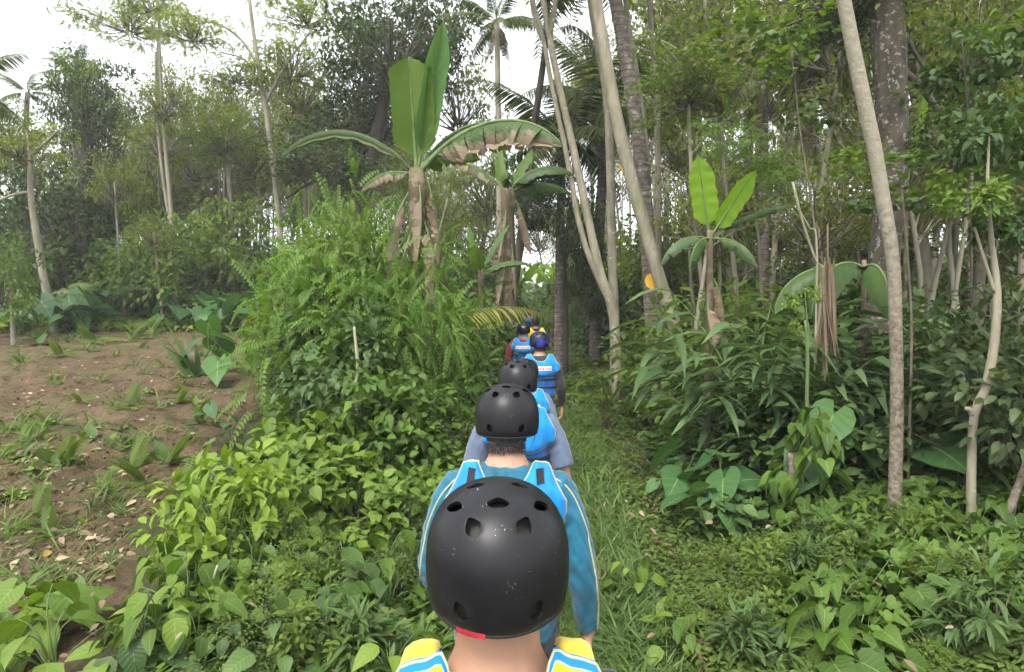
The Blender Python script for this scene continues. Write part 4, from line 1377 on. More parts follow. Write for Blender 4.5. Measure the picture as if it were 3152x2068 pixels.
        edge = [(0, c) for c in range(NX)] + [(r, NX - 1) for r in range(1, NZ)] + [(NZ - 1, c) for c in range(NX - 2, -1, -1)] + [(r, 0) for r in range(NZ - 2, 0, -1)]
        ei = [r * NX + c for r, c in edge]
        m0 = NZ * NX
        qe = [(a_, m0 + a_, m0 + b_, b_) for a_, b_ in zip(ei, ei[1:] + ei[:1])]
        yb.add(np.concatenate([V.reshape(-1, 3), Vb.reshape(-1, 3)]), [q, np.array(qe)], 0.5, np.concatenate([lcv.reshape(-1, 2)] * 2))
        yoke = O('vest_yoke', yb.mesh('vest_yoke', M[vest['yoke']]), root)
        pb_ = MB()
        loop = [V[r, c] + np.array([0, 0.004, 0]) for r, c in edge]
        tube(pb_, loop + [loop[0]], 0.0033, 6, cap=False)
        O('piping', pb_.mesh('piping', M['pipe']), yoke)
        # padded straps laid over the shoulders down to the chest
        for sd in (-1, 1):
            for nm, mt, t0, t1 in (('shoulder_pad', vest.get('pad', 'vest_yellow'), 0.0, 0.42), ('strap', vest['body'], 0.42, 1.0)):
                sb = MB()
                V2, q2 = [], []
                nk = 10
                cols = [(0.094, -0.004), (0.099, 0.012), (0.110, 0.020), (0.124, 0.022), (0.138, 0.020), (0.149, 0.012), (0.154, -0.004)]
                for k in range(nk):
                    t = t0 + (t1 - t0) * k / (nk - 1)
                    an = R(-28 + 150 * t)          # sweep from behind the ridge over to the chest
                    for x, o in cols:
                        c0 = np.array([sd * x, -0.005 + lean * 0.45, 1.345])
                        d = np.array([0, math.sin(an), math.cos(an)])
                        h = bvh.ray_cast(Vector(c0 + d * 0.5), Vector(-d))
                        rr_ = (np.array(h[0]) - c0) @ d if h[0] is not None else 0.10
                        V2.append(c0 + d * (np.clip(rr_, 0.06, 0.16) + o + 0.007 + 0.75 * LF))
                V2 = np.array(V2).reshape(nk, len(cols), 3)
                for _ in range(2):
                    V2[1:-1] = (V2[:-2] + 2 * V2[1:-1] + V2[2:]) / 4
                for k in range(nk - 1):
                    for c in range(len(cols) - 1):
                        a_ = k * len(cols) + c
                        q2.append((a_, a_ + 1, a_ + 1 + len(cols), a_ + len(cols)))
                sb.add(V2.reshape(-1, 3), np.array(q2))
                O(nm, sb.mesh(nm, M[mt]), root)
        def on_yoke(x, zz, off):
            c = (x + W) / (2 * W) * (NX - 1)
            ci = int(np.clip(round(c), 0, NX - 1))
            zc = Zg[:, ci]
            yv = np.interp(-zz, -zc, V[:, ci, 1])
            return np.array([x, yv - off, zz])
        def panel(nm, x0, x1, z0, z1, mat, off=0.0025, n=8, skew=0.0):
            mbp_ = MB()
            V3 = [on_yoke(x0 + (x1 - x0) * u / (n - 1) + skew * v, z0 + (z1 - z0) * v, off) for v in (0, 0.5, 1) for u in range(n)]
            q3 = [(v * n + u, v * n + u + 1, (v + 1) * n + u + 1, (v + 1) * n + u) for v in range(2) for u in range(n - 1)]
            mbp_.add(V3, np.array(q3))
            return O(nm, mbp_.mesh(nm, mat), yoke)
        if patches:
            panel('patch', -0.132, -0.106, 1.405, 1.452, M['webbing'], skew=0.006)
            panel('patch', 0.106, 0.132, 1.405, 1.452, M['webbing'], skew=-0.004)
        if label_text:
            lab = panel('label', -0.125, 0.125, 1.293, 1.342, M['label_white'], n=14)
            cu = bpy.data.curves.new('lettering', 'FONT')
            cu.body = label_text
            cu.align_x = 'CENTER'
            cu.size = 0.046
            cu.offset = 0.0009
            to = bpy.data.objects.new('tmp', cu)
            COL.objects.link(to)
            dg = bpy.context.evaluated_depsgraph_get()
            tm = bpy.data.meshes.new_from_object(to.evaluated_get(dg))
            bpy.data.objects.remove(to)
            xm = max(abs(v.co.x) for v in tm.vertices)
            for v in tm.vertices:
                v.co = Vector(on_yoke(v.co.x / xm * 0.118, 1.3 + v.co.y * 1.02, 0.0045))
            tm.materials.clear()
            tm.materials.append(M['print_red'])
            O('lettering', tm, yoke)
    # --- sleeve piping (raglan lines)
    if piping:
        bv = BVHTree.FromPolygons([tuple(v) for v in polys_v[0]], polys_f[0])
        for line in piping:
            pts = []
            for p in spline(pose(np.array(line), False), 40):
                loc, nn, _, _ = bv.find_nearest(Vector(p))
                pts.append(loc + nn * 0.001)
            pm = MB()
            pts = np.array([tuple(p) for p in pts])
            for _ in range(2):
                pts[1:-1] = (pts[:-2] + pts[1:-1] * 2 + pts[2:]) / 4
            tube(pm, pts, 0.0036, 6)
            O('piping', pm.mesh('sleeve_piping', M['pipe']), sh)
    # --- head wear
    hc = pose(np.array([[0, 0.010, 1.603]]))[0]
    hm = Matrix.Translation(Vector(hc)) @ Matrix.Rotation(-R(nod), 4, 'X')
    if helmet:
        ho = O('helmet', HELMS[helmet], root, mtx=hm)
        rim = MB()
        tube(rim, [HSURF(2 * math.pi * q / 64, 1.6) * np.array([0.985, 0.985, 1]) for q in range(65)], 0.0036, 6, cap=False)
        O('rim', rim.mesh('rim', M['webbing']), ho)
        O('liner', LINER_G if liner == 'grey' else LINER, ho)
        for sd in (-1, 1):
            cb = MB()
            pts = [(sd * 0.100, -0.035, -0.045), (sd * 0.092, 0.005, -0.085), (sd * 0.07, 0.04, -0.12), (sd * 0.03, 0.06, -0.135), (0, 0.065, -0.138)]
            sp = spline(pts, 10)
            V4 = np.concatenate([[p + np.array([0, -0.008, 0]), p + np.array([0.002 * sd, 0.008, 0])] for p in sp])
            cb.add(V4, np.array([(2 * k, 2 * k + 1, 2 * k + 3, 2 * k + 2) for k in range(9)]))
            O('chin_strap', cb.mesh('chin_strap', M['webbing']), ho)
    if hair or helmet:
        hb = MB()
        rsn = np.random.RandomState(int(abs(X * 100) + Y * 10))
        t = np.linspace(0.03, np.pi - 0.03, 26)
        a = np.linspace(0, 2 * np.pi, 40, endpoint=False)
        vol = 1.10 if hair else 1.035
        V5 = np.array([[(0.076 * vol + 0.001) * math.sin(x) * math.sin(b_), (0.096 * vol) * math.sin(x) * -math.cos(b_) + 0.018, 1.590 + 0.116 * vol * math.cos(x)] for x in t for b_ in a])
        V5 += rsn.normal(size=V5.shape) * 0.0012
        low = V5[:, 2] < 1.575                       # keep the nape hair outside the neck
        rn = np.sqrt((V5[:, 0] / (0.060 * neck)) ** 2 + (V5[:, 1] / (0.062 * neck)) ** 2)
        grow = np.where(low & (V5[:, 1] < 0.02) & (rn < 1.17), 1.17 / np.maximum(rn, 0.3), 1.0)
        V5[:, 0] *= grow
        V5[:, 1] *= grow
        keep = []
        for x, y, zz in V5:
            bk = (0.018 - y) / 0.1
            line = 1.590 + np.interp(bk, [-1, -0.2, 0.15, 0.5, 1], [0.06, 0.03, -0.02, hair_low, hair_low]) + 0.008 * math.sin(x * 90) + 0.004 * math.sin(x * 260)
            keep.append(zz > line)
        keep = np.array(keep)
        q5 = np.array([(i_ * 40 + j_, (i_ + 1) * 40 + j_, (i_ + 1) * 40 + (j_ + 1) % 40, i_ * 40 + (j_ + 1) % 40) for i_ in range(25) for j_ in range(40)])
        q5 = q5[keep[q5].all(1)]
        hb.add(pose(V5), q5)
        # strands at the nape
        ns_ = nape
        an = rsn.uniform(-1.15, 1.15, ns_)
        zz = 1.590 + hair_low + rsn.uniform(-0.012, 0.02, ns_)
        hp_ = np.stack([0.070 * neck * np.sin(an), -0.071 * neck * np.cos(an), zz], -1)
        hd_ = np.stack([0.25 * np.sin(an) + rsn.normal(size=ns_) * 0.25, -0.12 + rsn.normal(size=ns_) * 0.1, np.full(ns_, -1.0)], -1)
        if ns_:
            inst(hb, blade_tpl(0.05, -0.1, 2), pose(hp_), frames(hd_, np.stack([np.sin(an), -np.cos(an), 0 * an], -1)), rsn.uniform(0.008, 0.017, ns_), np.full(ns_, 0.5))
        O('hair', hb.mesh('hair', M['hair']), root)
    if gaiter:
        gb = MB()
        rings(gb, [(1.435, 0.095, 0.088, -0.012), (1.47, 0.082, 0.080, -0.008), (1.51, 0.078, 0.080, 0.0), (1.55, 0.078, 0.084, 0.004)], 20)
        finish(gb, 'neck_gaiter', M[gaiter], 0.012, 3, head=True)
    return root, hm

# nearest walker
p1, hm1 = person('walker nearest the camera in scuffed black helmet and yellow-blue striped vest', -0.022, 0.945, z=0.0, s=1.010, yaw=-2, lean=0.03, neck_len=0.010, nod=1, skin='skin', liner='grey', hair_low=-0.066, shirt='charcoal', arms=('hang', 'hang'),
                  vest=dict(body='vest_blue', yoke='vest_striped', pad='vest_yellow', w=0.215, lift=0.030, scoop=0.080), voxel=0.007, neck=1.12, nape=0)
tb = MB()
pts = []
for th in np.linspace(R(180 - 34), R(180 - 10), 14)[::-1]:
    pts.append(HSURF(th, 1.6))
pts = np.array(pts) * np.array([-1, 1, 1])
V6, q6 = [], []
for k_, p_ in enumerate(pts):
    f = math.sin(math.pi * min(1, (k_ + 0.4) / 9.0)) if k_ < 9 else max(0.05, 1 - (k_ - 4.5) / 9.5)
    V6 += [p_ * 1.012 + np.array([0, 0, 0.016 * min(1, 0.25 + k_ / 10)]), p_ * 1.016 + np.array([0, 0, 0.004]), p_ * 1.006 + np.array([0, 0, -0.004])]
for k_ in range(len(pts) - 1):
    for c in range(2):
        q6.append((3 * k_ + c, 3 * k_ + c + 1, 3 * k_ + c + 4, 3 * k_ + c + 3))
tb.add(V6, np.array(q6))
h1 = [c for c in p1.children if c.name.startswith('helmet')][0]
O('rim_trim', tb.mesh('rim_trim', M['red_trim']), h1)['label'] = 'worn red strip on the lower helmet rim'

RAGLAN = lambda sd: [
    [(sd * 0.085, -0.07, 1.43), (sd * 0.14, -0.06, 1.425), (sd * 0.20, -0.05, 1.375), (sd * 0.262, -0.05, 1.25), (sd * 0.31, -0.06, 1.08), (sd * 0.325, -0.03, 0.96), (sd * 0.330, 0.0, 0.855)],
    [(sd * 0.165, -0.08, 1.412), (sd * 0.18, -0.12, 1.36), (sd * 0.185, -0.13, 1.29), (sd * 0.17, -0.13, 1.22)]]
person('second walker in black helmet, teal long-sleeved shirt with pale piping and cyan vest', -0.020, 2.15, s=1.015, yaw=2, lean=0.05, nod=8, skin='skin', hair_low=-0.082, shirt='teal', sleeve='long', arms=('half', 'wide'), bottoms=('navy', 0.12),
       vest=dict(body='vest_blue', yoke='vest_cyan'), voxel=0.0055, patches=True, piping=RAGLAN(1) + RAGLAN(-1)[1:]+ [[(-0.085, -0.07, 1.43), (-0.14, -0.06, 1.425), (-0.20, -0.06, 1.375), (-0.262, -0.06, 1.25), (-0.30, -0.07, 1.09), (-0.285, 0.03, 1.0)]], neck=1.05, ruck=1.3)
person('third walker in black helmet and slate-blue T-shirt under the vest', 0.035, 3.45, s=0.995, yaw=-3, lean=0.06, nod=8, skin='skin_tan', shirt='slate', sleeve='short', arms=('wide', 'wide'), bottoms=('navy', 0.5),
       vest=dict(body='vest_blue', yoke='vest_cyan'), voxel=0.009)
person('short fourth walker mostly hidden behind the third, only the cyan vest flap showing', 0.11, 4.95, s=0.925, yaw=2, lean=0.06, nod=14, skin='skin_tan', shirt='slate', sleeve='short', bottoms=('navy', 0.5),
       vest=dict(body='vest_blue', yoke='vest_cyan'), voxel=0.011, label_text='MPORKAN')
person('walker in blue-patterned helmet, dark sleeves and zebra-striped shorts', 0.315, 7.0, s=1.0, yaw=-3, lean=0.05, nod=4, skin='skin', helmet='helmet_blue', shirt='charcoal', sleeve='long', arms=('hang', 'hang'), bottoms=('zebra', 0.62),
       vest=dict(body='vest_blue', yoke='vest_cyan', w=0.225), voxel=0.011, label_text='MPORKAN')
p5, hm5 = person('walker in black helmet with round white emblem, maroon sleeves and grey neck cloth', 0.19, 10.3, s=1.0, yaw=3, lean=0.05, nod=2, skin='skin', shirt='maroon', sleeve='long', arms=('wide', 'hang'), bottoms=('navy', 0.12),
       vest=dict(body='vest_blue', yoke='vest_cyan'), voxel=0.012, label_text='MPORKAN', gaiter='grey_cloth')
em = MB()
a = np.linspace(0, 2 * np.pi, 20)
ring_p = [np.array([0.024 * math.cos(q), -0.118 + 0.02 * abs(math.sin(q)) , 0.055 + 0.026 * math.sin(q)]) for q in a]
ring_p = [p * (0.001 + 1.02 / math.sqrt((p[0] / 0.114) ** 2 + (p[1] / 0.138) ** 2 + (p[2] / 0.124) ** 2)) for p in ring_p]
tube(em, ring_p, 0.0035, 5, cap=False)
bar = [np.array([x, -0.118, zz]) for x, zz in ((-0.004, 0.066), (0.006, 0.062), (0.0, 0.055), (-0.005, 0.046), (0.008, 0.045))]
bar = [p * (0.001 + 1.02 / math.sqrt((p[0] / 0.114) ** 2 + (p[1] / 0.138) ** 2 + (p[2] / 0.124) ** 2)) for p in bar]
tube(em, bar, 0.0032, 5)
h5 = [c for c in p5.children if c.name.startswith('helmet')][0]
O('emblem', em.mesh('emblem', M['white_dot']), h5)['label'] = 'round white emblem on the helmet'
person('bare-headed dark-haired walker in yellow vest and dark T-shirt', 0.50, 12.9, s=1.05, yaw=-6, lean=0.04, nod=3, skin='skin_tan', helmet=None, hair=True, hair_low=-0.08, shirt='charcoal', sleeve='short', arms=('hang', 'bent'), bottoms=('navy', 0.5),
       vest=dict(body='vest_yellow', yoke='vest_yellow'), voxel=0.012)
person('farthest walker in red helmet and orange-red shirt at the bend of the path', 0.66, 26.0, s=1.03, yaw=18, lean=0.05, nod=3, skin='skin_tan', helmet='helmet_red', shirt='orange_cloth', sleeve='long', arms=('wide', 'hang'), bottoms=('navy', 0.12),
       vest=dict(body='vest_blue', yoke='vest_cyan'), voxel=0.014)
# ================================================================ vegetation in place
SH['bigpin'] = [shrub_mesh('bigpin', 241 + i, M['leaf_pin'], rx=1.2, rz=0.9, leaf=0.27, tpl=T_PIN, per=14, clump=0.3, nclump=50) for i in range(3)]
SH['bigmid'] = [shrub_mesh('bigmid', 251 + i, M['leaf_mid'], rx=1.3, rz=1.1, leaf=0.13, per=34, clump=0.28, nclump=60) for i in range(3)]
SH['bigdeep'] = [shrub_mesh('bigdeep', 261 + i, M['leaf_deep'], rx=1.2, rz=1.1, leaf=0.17, tpl=T_BROAD, per=24, clump=0.3, nclump=56) for i in range(3)]
SH['bigdark'] = [shrub_mesh('bigdark', 271 + i, M['leaf_dark'], rx=1.3, rz=1.2, leaf=0.14, per=34, clump=0.28, nclump=60) for i in range(2)]
SH['bigbright'] = [shrub_mesh('bigbright', 281 + i, M['leaf_heart'], rx=1.1, rz=0.9, leaf=0.16, tpl=T_BROAD, per=24, clump=0.26, nclump=52) for i in range(3)]

RS = np.random.RandomState(5)
def field_clear(x, y, top, rad):
    """True if a plant with this height and radius does not hide the bare field"""
    py = 935 + (CAM_H - float(H(x, y)) - top) * FPX / y
    px = 1576 + x / y * FPX - rad * FPX / y
    return px > np.interp(py, [1000, 1212, 1333, 1500, 1615, 1750, 1850, 1885, 1900], [900, 880, 700, 560, 460, 370, 250, 130, -300])
RD = random.Random(5)

# ---- far plantation behind everything
def frus(y, px):
    return (px - 1576) / FPX * y
n_far = 0
for i in range(140):
    y = RD.uniform(24, 58)
    px = RD.uniform(-150, 3300) if i < 110 else RD.uniform(350, 1450)
    x = frus(y, px)
    if px < 1500:
        ptop = RD.uniform(430, 680) if px < 420 else RD.uniform(380, 640)
        h = max(5.0, CAM_H + (935 - ptop) / FPX * y - 1.2)
    elif px < 1800:
        h = RD.uniform(7, 10)
    else:
        h = RD.uniform(11, 16)
    if abs(x - pathx(y)) < 1.3 or (px > 2000 and i % 2):
        continue
    cr = RD.choice(['feather', 'feather', 'sparse', 'sparse', 'olive']) if px < 1500 else RD.choice(['feather', 'sparse'])
    lab, grp = (('slender pale tree beyond the field', 'slender trees beyond the field') if px < 1330 else
                ('slender pale tree where the path disappears', 'slender trees at the end of the path') if px < 2000 else
                ('slender pale tree deep in the right forest', 'slender trees deep in the forest'))
    tree('plantation_tree', x, y, h, 'slim', cr, RD.uniform(1.4, 2.4), RD.uniform(1.6, 2.8), lab, group=grp, seed=i, thick=RD.uniform(0.6, 1.2), cz=h * RD.uniform(0.8, 0.97), lean=RD.uniform(-0.05, 0.05))
    n_far += 1

# bare thin trunks low in the stand: seen as pale stripes
for i in range(100):
    y = RD.uniform(24, 44)
    px = RD.choice([RD.uniform(430, 1000), RD.uniform(430, 1000), RD.uniform(1560, 2150), RD.uniform(2100, 3100)])
    x = frus(y, px)
    if abs(x - pathx(y)) < 1.2:
        continue
    h = RD.uniform(6.5, 9.5) if px < 1500 else RD.uniform(9, 13)
    lab, grp = (('slender pale tree beyond the field', 'slender trees beyond the field') if px < 1330 else
                ('slender pale tree where the path disappears', 'slender trees at the end of the path') if px < 2000 else
                ('slender pale tree deep in the right forest', 'slender trees deep in the forest'))
    tree('plantation_tree', x, y, h, 'slim', 'sparse', 1.2, 1.4, lab, group=grp, seed=900 + i, thick=RD.uniform(0.45, 0.85), lean=RD.uniform(-0.06, 0.06))

# ---- feature trees
def pixtree(name, path, Y, label, mat, wpx, crown=None, cat='tree', forks=(), extra=None, seed=0):
    """trunk follows photo pixels at distance Y down to the ground; wpx = width in px (list)"""
    rs = np.random.RandomState(seed)
    pts = [P(px, py, Y) for px, py in path]
    low = pts[-1]
    base = G(low.x, low.y, -0.1)
    if low.z - base.z > 0.25:
        pts.append(Vector((low.x + (pts[-1].x - pts[-2].x) * 0.3, low.y, base.z)))
        wpx = list(wpx) + [wpx[-1] * 1.1]
    base = Vector(pts[-1])
    root = O(name, None, loc=base, label=label, cat=cat)
    mb = MB()
    sp = spline([p - base for p in pts], 22)
    rad = np.interp(np.linspace(0, 1, 22), np.linspace(0, 1, len(wpx)), [w * Y / FPX / 2 for w in wpx])
    tube(mb, sp, rad, 12, 0.5, 0, wob=0.035, rs=rs)
    O('trunk', mb.mesh(name + '_trunk', M[mat]), root)
    for fp, w0, w1 in forks:
        mb = MB()
        fpts = [P(px, py, Y) - base for px, py in fp]
        tube(mb, spline(fpts, 14), np.linspace(w0, w1, 14) * Y / FPX / 2, 8, 0.5, 0, wob=0.05, rs=rs)
        O('branch', mb.mesh(name + '_branch', M[mat if extra is None else extra]), root)
    if crown:
        for kind, cpx, cpy, wpx_, hpx_, dy in crown:
            c = P(cpx, cpy, Y + dy) - base
            if kind.startswith('sh:'):
                cm = SH[kind[3:]][rs.randint(len(SH[kind[3:]]))][0]
                sx, sz = wpx_ / 2 * (Y + dy) / FPX / 0.85, hpx_ / 2 * (Y + dy) / FPX / 0.6
                O('crown', cm, root, loc=c - Vector((0, 0, 0.45 * sz)), rot=(0, 0, rs.uniform(0, 6.28)), scale=(sx, sx, sz), kind='stuff')
                continue
            cm = CR[kind][rs.randint(len(CR[kind]))]
            rx0, rz0 = (2.8, 1.3) if kind == 'feather' else (2.4, 1.8)
            sx, sz = wpx_ / 2 * (Y + dy) / FPX / rx0, hpx_ / 2 * (Y + dy) / FPX / rz0
            O('crown', cm, root, loc=c, rot=(0, 0, rs.uniform(0, 6.28)), scale=(sx, sx, sz), kind='stuff')
    return root

pixtree('pale_tree', [(1640, -260), (1672, 0), (1718, 250), (1770, 480), (1812, 680), (1850, 850), (1890, 980)], 12,
        'pale double-stemmed tree leaning left beside the path', 'bark_pale', [13, 17, 20, 22, 24, 27, 30, 32],
        crown=[('feather', 1600, -380, 700, 240, 0)],
        forks=[([(1880, 940), (1830, 830), (1785, 700), (1745, 480), (1700, 270), (1672, 120), (1640, 0), (1600, -220)], 20, 10), ([(1690, 120), (1720, -40), (1770, -240)], 18, 9), ([(1668, 120), (1640, 40), (1625, -120)], 10, 6)], seed=1)
pixtree('straight_tree', [(1800, -300), (1818, 0), (1868, 300), (1880, 600), (1885, 800), (1892, 1000)], 12.6,
        'straight pale trunk standing just right of the leaning double stem', 'bark_pale', [18, 21, 24, 26, 28, 30],
        crown=[('sparse', 1800, -380, 420, 240, 0)], seed=2)
pixtree('leaning_tree', [(1770, -350), (1835, 0), (1890, 320), (1935, 520), (1985, 700), (2030, 860), (2085, 1040)], 11.2,
        'thick pale tree trunk leaning left in front of the ringed palm trunk', 'bark_pale', [30, 33, 38, 40, 40, 40, 42],
        crown=[('sparse', 1760, -460, 500, 260, 0)], seed=3)
pixtree('slender_tree', [(1905, -250), (1925, 0), (1958, 220), (1985, 420), (1998, 640), (2010, 900)], 13.0,
        'slim pale trunk rising right behind the ringed palm trunk', 'bark_pale', [12, 15, 17, 18, 20, 22],
        crown=[('sparse', 1900, -300, 380, 260, 0)], seed=4)
pixtree('slender_tree', [(1995, -260), (2000, 0), (2012, 200), (2022, 280), (2024, 500), (2028, 760), (2035, 960)], 13.4,
        'slim pale trunk with a kink, behind the big banana seedling leaves', 'bark_pale', [14, 16, 18, 18, 18, 20, 20],
        crown=[('sparse', 2000, -290, 380, 240, 0)], seed=5)
pixtree('grey_tree', [(1690, -80), (1680, 120), (1660, 280), (1640, 420), (1620, 620), (1585, 850), (1570, 960)], 15,
        'dark slanting trunk beside the path, behind the second banana plant', 'bark_dark', [14, 16, 20, 24, 26, 28, 30],
        crown=[('sparse', 1690, -120, 420, 260, 0), ('dark', 1640, 640, 190, 200, 0)], seed=6)
pixtree('dark_tree', [(1730, 560), (1728, 700), (1735, 850), (1738, 940)], 16,
        'small dark-leaved tree right of the far end of the path', 'bark_dark', [14, 18, 20, 22],
        crown=[('dark', 1660, 560, 200, 190, 0), ('dark', 1790, 740, 170, 330, 0), ('dark', 1830, 890, 190, 260, 0)], seed=7)
pixtree('pale_leaning_tree', [(2545, -260), (2597, 0), (2640, 220), (2690, 450), (2722, 640), (2748, 800), (2757, 1000), (2760, 1300), (2752, 1600)], 4.75,
        'pale smooth trunk leaning across the thick lichen trunk, cracked bark below', 'bark_two', [36, 40, 41, 41, 40, 38, 37, 37, 40],
        crown=[('sparse', 2530, -420, 500, 300, 0)], seed=8)
pixtree('lichen_tree', [(2700, -260), (2725, 0), (2740, 220), (2748, 430), (2735, 650), (2718, 850), (2708, 1060)], 8.0,
        'thick dark trunk spotted with pale lichen on the slope', 'bark_lichen', [100, 96, 92, 84, 84, 88, 100],
        crown=[('sparse', 2560, -120, 700, 420, 0), ('dark', 2620, 20, 330, 240, 0.5), ('sparse', 2950, -150, 600, 360, 0)],
        forks=[([(2775, 215), (2830, 260), (2880, 330), (2930, 390), (2965, 440)], 22, 14), ([(2760, 80), (2810, 150), (2850, 230), (2862, 330)], 14, 8)], extra='bark_dark', seed=9)
pixtree('crooked_tree', [(3046, 420), (3040, 560), (3052, 740), (3070, 900), (3060, 1060), (3035, 1190), (2998, 1280), (2990, 1450), (2988, 1600), (2975, 1740)], 4.6,
        'thin crooked tree with forked stem at the right edge', 'bark_pale', [5, 9, 14, 22, 26, 26, 24, 26, 28, 30],
        forks=[([(2998, 1285), (2985, 1262), (2972, 1258)], 20, 14), ([(3062, 900), (3030, 800), (3000, 700)], 12, 7)], crown=[('sh:deep', 3070, 420, 330, 300, 0.2), ('sh:bright', 2990, 620, 260, 200, 0.1), ('sh:deep', 3110, 700, 260, 220, 0.3)], seed=10)
pixtree('slanting_sapling', [(3270, 950), (3230, 1150), (3185, 1350), (3140, 1480), (3090, 1610), (3045, 1720)], 4.4,
        'thin brown sapling slanting in from the right edge', 'bark_crack', [10, 14, 20, 22, 24, 26], crown=[('sh:deep', 3280, 950, 260, 220, 0.0)], seed=11)
pixtree('field_tree', [(80, 400), (92, 470), (95, 600), (112, 720), (140, 880), (165, 1000)], 17,
        'leaning pale tree at the far edge of the field', 'bark_pale', [4, 12, 17, 20, 23, 26],
        crown=[('olive', 60, 450, 330, 150, 0), ('broad', 30, 400, 240, 150, 2)],
        forks=[([(92, 480), (140, 440), (180, 400)], 12, 6), ([(98, 590), (40, 600), (-30, 630)], 12, 6)], seed=12)
pixtree('twin_tree', [(490, 120), (500, 330), (515, 520), (535, 720), (556, 900)], 21,
        'tall tree with paired pale trunks behind the field', 'bark_far', [7, 9, 12, 14, 16],
        crown=[('olive', 500, 320, 220, 150, 0), ('sparse', 500, 420, 280, 200, 1)],
        forks=[([(548, 890), (528, 720), (498, 520), (482, 330), (478, 160)], 13, 6)], seed=13)
pixtree('albizia_tree', [(752, -250), (768, 0), (795, 200), (815, 320), (838, 480), (860, 700), (880, 930)], 20,
        'tall airy tree with feathery arching boughs above the left stand', 'bark_far', [8, 10, 13, 14, 16, 17, 18],
        crown=[('feather', 600, 95, 300, 110, 0), ('feather', 900, 190, 330, 170, 1), ('feather', 730, 230, 260, 90, 0), ('feather', 950, 40, 330, 130, 2)],
        forks=[([(795, 200), (740, 120), (660, 70), (580, 80)], 9, 4), ([(812, 300), (760, 190), (680, 160)], 8, 4), ([(815, 320), (880, 200), (960, 90)], 10, 5)], seed=14)
pixtree('wispy_tree', [(470, -60), (490, 60), (485, 200), (490, 400), (500, 700), (510, 920)], 27,
        'tall wispy tree fading into the white sky', 'bark_far', [6, 8, 10, 12, 14, 16],
        crown=[('feather', 400, 60, 330, 130, 0), ('feather', 470, 10, 260, 120, 0)], seed=15)
pixtree('big_dark_tree', [(1200, 60), (1190, 250), (1160, 420), (1120, 600), (1090, 900)], 21,
        'large dark-crowned tree behind the banana plant', 'bark_dark', [24, 34, 40, 46, 56],
        crown=[('dark', 1200, 140, 460, 420, 0), ('dark', 1110, 360, 330, 260, 1), ('dark', 1330, 100, 280, 280, 1), ('olive', 1410, 300, 280, 330, 2), ('dark', 980, 490, 360, 200, -1), ('sparse', 930, 270, 300, 240, 2)],
        forks=[([(1165, 420), (1060, 520), (960, 560), (880, 610)], 16, 6)], seed=16)
pixtree('dense_dark_tree', [(270, 420), (262, 560), (258, 720), (250, 930)], 22,
        'dense dark green tree with rounded top at the far left', 'bark_dark', [30, 36, 40, 46],
        crown=[('dark', 265, 330, 250, 300, 0), ('broad', 240, 250, 190, 180, 0), ('dark', 170, 660, 360, 380, 0), ('broad', 330, 620, 220, 300, 1), ('broad', 330, 340, 150, 160, 1)], seed=17)
pixtree('leafy_tree', [(700, 420), (705, 560), (718, 740), (730, 920)], 23,
        'leafy green tree in the middle of the left stand', 'bark_far', [12, 14, 16, 18],
        crown=[('broad', 690, 420, 240, 170, 0), ('sparse', 600, 500, 240, 200, 1), ('olive', 780, 480, 240, 200, 1)], seed=18)
pixtree('edge_bush_tree', [(20, 830), (36, 900), (40, 1010)], 15,
        'yellow-green bushy tree cut by the left edge', 'bark_pale', [10, 12, 14], crown=[('lush', 10, 860, 220, 260, 0)], seed=19)
pixtree('thin_tree', [(352, 560), (368, 800), (385, 960)], 19, 'thin bare pole tree left of the paired trunks', 'bark_far', [3, 8, 10], crown=[('sparse', 350, 560, 200, 200, 0)], seed=20)
pixtree('thin_tree', [(472, 715), (488, 860), (500, 975)], 18, 'thin short pole stem among the leaves at the field edge', 'bark_far', [3, 7, 9], crown=[('sparse', 470, 720, 160, 140, 0)], seed=21)

pixtree('leafy_sapling', [(2752, 470), (2772, 560), (2792, 760), (2806, 1000), (2800, 1300)], 5.3, 'sapling with spread fresh leaves in front of the lichen trunk', 'twig', [3, 4, 6, 7, 9],
        crown=[('sh:spray', 2660, 500, 300, 120, 0), ('sh:spray', 2620, 455, 220, 90, 0.1), ('sh:spray', 2850, 540, 330, 130, 0), ('sh:spray', 2740, 600, 300, 120, 0.2), ('sh:spray', 2800, 470, 220, 90, 0.2)], seed=30)
pixtree('leafy_sapling', [(2410, 60), (2440, 200), (2465, 420), (2500, 640), (2520, 900)], 7.0, 'tall thin sapling with bright leaves left of the leaning pale trunk', 'twig', [3, 4, 5, 6, 8],
        crown=[('sh:spray', 2360, 110, 330, 120, 0), ('sh:spray', 2460, 40, 300, 110, 0.3), ('sh:spray', 2400, 190, 260, 100, -0.2), ('sh:spray', 2280, 30, 260, 100, 0.4), ('sh:spray', 2500, 330, 260, 100, 0.4)], seed=31)
pixtree('leafy_sapling', [(2960, 120), (2975, 300), (2985, 520), (2990, 900)], 6.4, 'dark broad-leaved sapling filling the upper right corner', 'bark_dark', [4, 6, 7, 8],
        crown=[('sh:deep', 3010, 180, 330, 240, 0), ('sh:spray', 3110, 80, 330, 160, 0.2), ('sh:dark', 2930, 420, 280, 220, 0.4), ('sh:spray', 3080, 330, 330, 160, 0.0), ('sh:spray', 2900, 250, 260, 130, 0.5)], seed=32)
pixtree('leafy_sapling', [(2230, 420), (2240, 600), (2260, 800), (2270, 950)], 9.0, 'feathery sapling above the light banana seedling', 'twig', [3, 4, 5, 6],
        crown=[('sh:pin', 2230, 420, 240, 150, 0), ('sh:pin', 2350, 540, 240, 140, 0.3)], seed=33)
